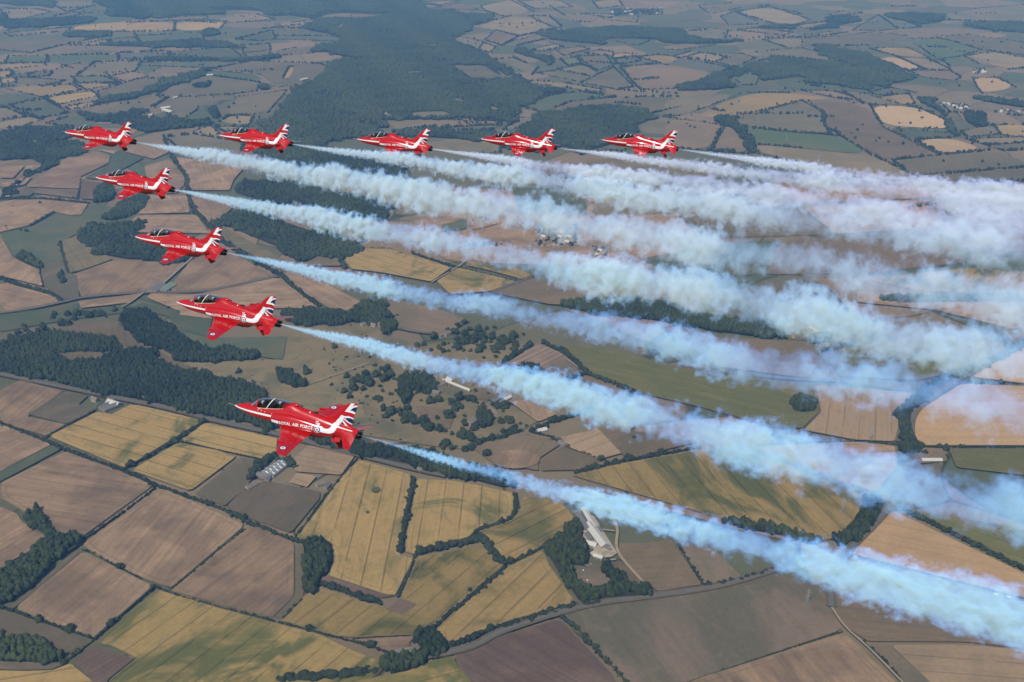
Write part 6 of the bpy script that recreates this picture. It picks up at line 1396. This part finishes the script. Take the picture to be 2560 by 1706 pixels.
# ------------------------------------------------------------------ pilots
MAT_SUIT = plain('red_flying_suit', (.30, .012, .015), .85, .2, .15, 6); MAT_SUITG = plain('green_flying_suit', (.05, .065, .04), .85, .2, .15, 6)
MAT_HELM = plain('white_helmet', (.80, .80, .80), .25, .5); MAT_VISOR = plain('dark_visor', (.01, .012, .015), .1, .6); MAT_MASK = plain('oxygen_mask', (.05, .055, .05), .7, .3)
def person_mesh():
    """seated body grown from a joint skeleton; x aft, so the figure faces -x"""
    J = {'pelvis': ((0, 0, 0), .16), 'waist': ((-.01, 0, .16), .145), 'chest': ((0, 0, .36), .17), 'neck': ((-.01, 0, .54), .065), 'head': ((-.03, 0, .66), .095), 'crown': ((-.02, 0, .76), .07),
         'ls': ((0, -.19, .46), .075), 'le': ((-.10, -.26, .22), .055), 'lw': ((-.34, -.18, .16), .038), 'lh': ((-.42, -.14, .17), .04),
         'rs': ((0, .19, .46), .075), 're': ((-.10, .26, .22), .055), 'rw': ((-.34, .12, .12), .038), 'rh': ((-.42, .06, .13), .04),
         'lk': ((-.46, -.15, .08), .085), 'la': ((-.66, -.14, -.26), .055), 'lf': ((-.80, -.14, -.28), .045), 'rk': ((-.46, .15, .08), .085), 'ra': ((-.66, .14, -.26), .055), 'rf': ((-.80, .14, -.28), .045)}
    E = ['pelvis waist', 'waist chest', 'chest neck', 'neck head', 'head crown', 'chest ls', 'ls le', 'le lw', 'lw lh', 'chest rs', 'rs re', 're rw', 'rw rh', 'pelvis lk', 'lk la', 'la lf', 'pelvis rk', 'rk ra', 'ra rf']
    names = list(J); me = bpy.data.meshes.new('person'); me.from_pydata([J[n][0] for n in names], [tuple(names.index(q) for q in e.split()) for e in E], [])
    ob = bpy.data.objects.new('person', me); COL.objects.link(ob)
    sk = ob.modifiers.new('skin', 'SKIN'); sb = ob.modifiers.new('sub', 'SUBSURF'); sb.levels = 1; sb.render_levels = 1
    for i, n in enumerate(names): me.skin_vertices[0].data[i].radius = (J[n][1], J[n][1])
    me.skin_vertices[0].data[0].use_root = True
    bpy.context.view_layer.update()
    out = bpy.data.meshes.new_from_object(ob.evaluated_get(bpy.context.evaluated_depsgraph_get())); bpy.data.objects.remove(ob)
    out.materials.clear(); out.polygons.foreach_set('use_smooth', [True]*len(out.polygons)); return out
PB = person_mesh(); PB2 = PB.copy(); PB.materials.append(MAT_SUIT); PB2.materials.append(MAT_SUITG)
def ellip(name, base, sc, c, mat, cut=None):
    V, F = base; V = V*np.array(sc) + np.array(c)
    if cut is not None: F = np.array([f for f in F if cut(V[f].mean(0))])
    return py_mesh(name, V.tolist(), F.tolist(), mat, True)
HM = ellip('helmet', ICO3, (.150, .135, .145), (-.02, 0, .70), MAT_HELM, lambda c: not (c[0] < -.09 and c[2] < .72))
VM = ellip('visor', ICO3, (.152, .128, .10), (-.032, 0, .70), MAT_VISOR, lambda c: c[0] < -.08 and .66 < c[2] < .745)
KM = ellip('oxygen_mask', ICO2, (.07, .055, .065), (-.13, 0, .61), MAT_MASK)

# ------------------------------------------------------------------ formation
JETS = [
 (9, (-21.324, 68.98, 762.356), ((0.93842, 0.33248, 0.09395), (-0.33777, 0.94004, 0.04716), (-0.07264, -0.07599, 0.99446)), (-11.268, 65.373, 761.738), (0.8788, -0.4772, 0.015)),
 (8, (-30.256, 84.691, 764.426), ((0.9335, 0.35227, 0.06695), (-0.3524, 0.93579, -0.01026), (-0.06626, -0.01401, 0.9977)), (-20.257, 80.919, 763.877), (0.8704, -0.4924, 0.005)),
 (7, (-38.689, 99.19, 765.607), ((0.93964, 0.33451, 0.07192), (-0.33712, 0.94106, 0.02751), (-0.05848, -0.0501, 0.99703)), (-28.624, 95.587, 765.141), (0.91, -0.4147, -0.025)),
 (6, (-48.942, 116.493, 766.974), ((0.94165, 0.33101, 0.061), (-0.33057, 0.94362, -0.01751), (-0.06336, -0.00368, 0.99798)), (-38.857, 112.953, 766.456), (0.9537, -0.3007, -0.09)),
 (1, (-58.203, 131.376, 768.801), ((0.94575, 0.31784, 0.06741), (-0.31841, 0.94795, -0.00238), (-0.06466, -0.01921, 0.99772)), (-48.073, 127.968, 768.269), (0.9483, -0.3173, -0.08)),
 (2, (-38.002, 131.093, 768.47), ((0.93898, 0.34103, 0.04494), (-0.34073, 0.94005, -0.01453), (-0.0472, -0.00167, 0.99888)), (-27.948, 127.445, 768.125), (0.9659, -0.2588, -0.07)),
 (3, (-20.426, 133.131, 767.447), ((0.93601, 0.34616, 0.06377), (-0.34774, 0.93747, 0.01524), (-0.0545, -0.03644, 0.99785)), (-10.401, 129.413, 767.023), (0.9563, -0.2924, -0.06)),
 (4, (-4.129, 138.003, 766.28), ((0.9398, 0.33907, 0.04255), (-0.33801, 0.94066, -0.03014), (-0.05025, 0.01394, 0.99864)), (5.934, 134.382, 765.902), (0.9336, -0.3584, -0.035)),
 (5, (12.771, 140.794, 765.459), ((0.92545, 0.37706, 0.03689), (-0.3759, 0.92601, -0.03479), (-0.04728, 0.01834, 0.99871)), (22.679, 136.766, 765.113), (0.9171, -0.3987, -0.035))]
JET_LABEL = {9: 'red jet nearest the camera, lowest of the diagonal line', 8: 'red jet second from the bottom of the diagonal line', 7: 'red jet third from the bottom, in the middle of the diagonal line',
 6: 'red jet just below the top left jet, above the middle of the diagonal', 1: 'red jet at the top left corner where row and diagonal meet', 2: 'red jet second from the left in the top row, over the forest edge',
 3: 'red jet in the middle of the top row, wingtip dipped in smoke', 4: 'red jet fourth from the left in the top row', 5: 'red jet at the right end of the top row'}
SHORT = {9: 'nearest jet', 8: 'second lowest jet of the diagonal line', 7: 'middle jet of the diagonal line', 6: 'jet just below the top left one', 1: 'top left jet', 2: 'second jet of the top row', 3: 'third jet of the top row', 4: 'fourth jet of the top row', 5: 'right end jet of the top row'}
def smoke_mat():
    m, nt = new_mat('display_smoke'); t = NT(nt)
    tc = t.n('ShaderNodeTexCoord'); P = tc.outputs['Object']; oi = t.n('ShaderNodeObjectInfo')
    x, y, z = t.sep(P); seed = t.m('MULTIPLY', oi.outputs['Random'], 500.0)
    xx = t.m('MAXIMUM', x, .05); ex = t.m('EXPONENT', t.m('DIVIDE', xx, -38.0))
    R = t.m('MULTIPLY_ADD', t.m('SUBTRACT', 1.0, ex), RMAX, .05)
    gi = t.n('ShaderNodeAttribute', attribute_type='OBJECT', attribute_name='girth'); re_ = t.n('ShaderNodeAttribute', attribute_type='OBJECT', attribute_name='reach')
    R = t.m('MULTIPLY', R, gi.outputs['Fac'])
    # centre line wanders a little
    wn_ = t.n('ShaderNodeTexNoise'); t.put(wn_.inputs['Vector'], t.xyz(t.m('MULTIPLY', x, .11), seed, 0.0)); wn_.inputs['Scale'].default_value = 1.0; wn_.inputs['Detail'].default_value = 1.0
    wr, wg, wb = t.sep(wn_.outputs['Color'])
    y2 = t.m('SUBTRACT', y, t.m('MULTIPLY', t.m('SUBTRACT', wr, .5), t.m('MULTIPLY', R, .9)))
    z2 = t.m('SUBTRACT', z, t.m('MULTIPLY', t.m('SUBTRACT', wg, .5), t.m('MULTIPLY', R, .9)))
    r = t.m('SQRT', t.m('ADD', t.m('MULTIPLY', y2, y2), t.m('MULTIPLY', z2, z2)))
    e = t.m('SUBTRACT', 1.0, t.m('DIVIDE', r, R))
    # puffs keep their size relative to the widening trail
    s = t.m('MULTIPLY', t.m('LOGARITHM', t.m('SUBTRACT', t.m('EXPONENT', t.m('DIVIDE', xx, 38.0)), .999), 2.718281828), 38.0/RMAX)
    n1 = t.noise(t.xyz(t.m('ADD', s, seed), t.m('DIVIDE', y, R), t.m('DIVIDE', z, R)), 1.7, 5, .66, 0.0)
    f = t.m('ADD', t.m('MULTIPLY', e, 1.15), t.m('ADD', t.m('MULTIPLY', t.m('SUBTRACT', n1, .5), 3.3), t.m('MULTIPLY', t.m('SUBTRACT', wb, .5), 1.1)))
    k = t.step(f, .24, .62)
    k = t.m('MULTIPLY', k, t.m('MULTIPLY_ADD', t.step(wb, .32, .60), .7, .35))
    tau = t.m('MULTIPLY', t.m('EXPONENT', t.m('DIVIDE', t.m('MULTIPLY', xx, -1.0), re_.outputs['Fac'])), TAU0)
    den = t.m('MULTIPLY', k, t.m('DIVIDE', tau, t.m('ADD', R, .12)))
    den = t.m('MULTIPLY', den, t.m('SUBTRACT', 1.0, t.step(x, 105.0, 125.0)))
    sc = t.n('ShaderNodeVolumeScatter'); t.put(sc.inputs['Color'], oi.outputs['Color']); t.put(sc.inputs['Density'], den); sc.inputs['Anisotropy'].default_value = -0.35
    ab = t.n('ShaderNodeVolumeAbsorption'); ab.inputs['Color'].default_value = (.915, .958, 1.0, 1); t.put(ab.inputs['Density'], den)
    ad = t.n('ShaderNodeAddShader'); t.put(ad.inputs[0], sc.outputs[0]); t.put(ad.inputs[1], ab.outputs[0])
    t.out(ad.outputs[0], True)
    m.cycles.volume_step_rate = .09
    return m
RMAX, TAU0, TAUL = 2.95, 6.4, 42.0
MAT_SMOKE = smoke_mat()
def smoke_hull(L=125.0):
    V = []; F = []; n = 14; xs = list(np.linspace(0, 1, 60)**1.6*L)
    for x in xs:
        R = (RMAX*(1-math.exp(-x/38)) + .05)*1.45 + .02
        V += [(x, math.cos(i*2*math.pi/n)*R, math.sin(i*2*math.pi/n)*R) for i in range(n)]
    m = len(xs)
    F = [(k*n+i, k*n+(i+1) % n, (k+1)*n+(i+1) % n, (k+1)*n+i) for k in range(m-1) for i in range(n)] + [tuple(reversed(range(n))), tuple(range((m-1)*n, m*n))]
    return py_mesh('smoke_trail', V, F, MAT_SMOKE, True)
SM = smoke_hull()
# width factor, fading length, scattering tint of each trail
GIRTH = {9: (.80, 46.0, .15, .37, 1.0), 8: (.95, 44.0, .17, .40, 1.0), 7: (.92, 42.0, .19, .42, 1.0), 6: (1.08, 62.0, .28, .52, 1.0), 1: (1.12, 75.0, .34, .57, 1.0),
         2: (.98, 50.0, .36, .57, 1.0), 3: (.86, 40.0, .44, .54, 1.0), 4: (.84, 36.0, .46, .54, 1.0), 5: (.82, 34.0, .46, .53, 1.0)}
first = True
for k, o, rows, noz, d in JETS:
    M = Matrix(((rows[0][0], rows[0][1], rows[0][2], o[0]), (rows[1][0], rows[1][1], rows[1][2], o[1]), (rows[2][0], rows[2][1], rows[2][2], o[2]), (0, 0, 0, 1)))
    j = JET if first else copy_tree(JET); first = False
    j.matrix_world = M; j['label'] = JET_LABEL[k]; j['category'] = 'jet aircraft'; j['group'] = 'red display jets in formation'
    for q, (px, pz) in enumerate(((2.42, .14), (3.94, .46))):
        p = link('person', PB if q == 0 else PB2)
        p.matrix_world = M @ Matrix.Translation((px, 0, pz)); p['category'] = 'person'; p['group'] = 'people in the cockpits'
        p['label'] = 'person in white helmet, %s seat of the %s' % ('front' if q == 0 else 'rear', SHORT[k])
        link('helmet', HM, p); link('visor', VM, p); link('oxygen_mask', KM, p)
    sm = link('smoke_trail', SM, kind='thing', label='pale blue-white smoke trail streaming from the ' + SHORT[k], category='smoke trail', group='smoke trails', girth=GIRTH[k][0], reach=GIRTH[k][1]); sm.color = GIRTH[k][2:] + (1.0,)
    dv = Vector(d).normalized(); zz = Vector((0, 0, 1)); yy = zz.cross(dv).normalized(); zz = dv.cross(yy)
    sm.matrix_world = Matrix(((dv.x, yy.x, zz.x, noz[0]), (dv.y, yy.y, zz.y, noz[1]), (dv.z, yy.z, zz.z, noz[2]), (0, 0, 0, 1)))

# ------------------------------------------------------------------ haze
m, nt = new_mat('summer_haze'); t = NT(nt)
pv = t.n('ShaderNodeVolumePrincipled'); pv.inputs['Color'].default_value = (.20, .50, 1.0, 1); pv.inputs['Density'].default_value = 8.4e-5; pv.inputs['Anisotropy'].default_value = 0.0
pv.inputs['Absorption Color'].default_value = (1, 1, 1, 1)
t.out(pv.outputs[0], True)
hz = link('haze', box('haze', -GX-50, GX+50, GY0-50, GY1+50, -1.0, 815.0, m), kind='stuff', label='pale blue summer haze over the whole countryside', category='haze')
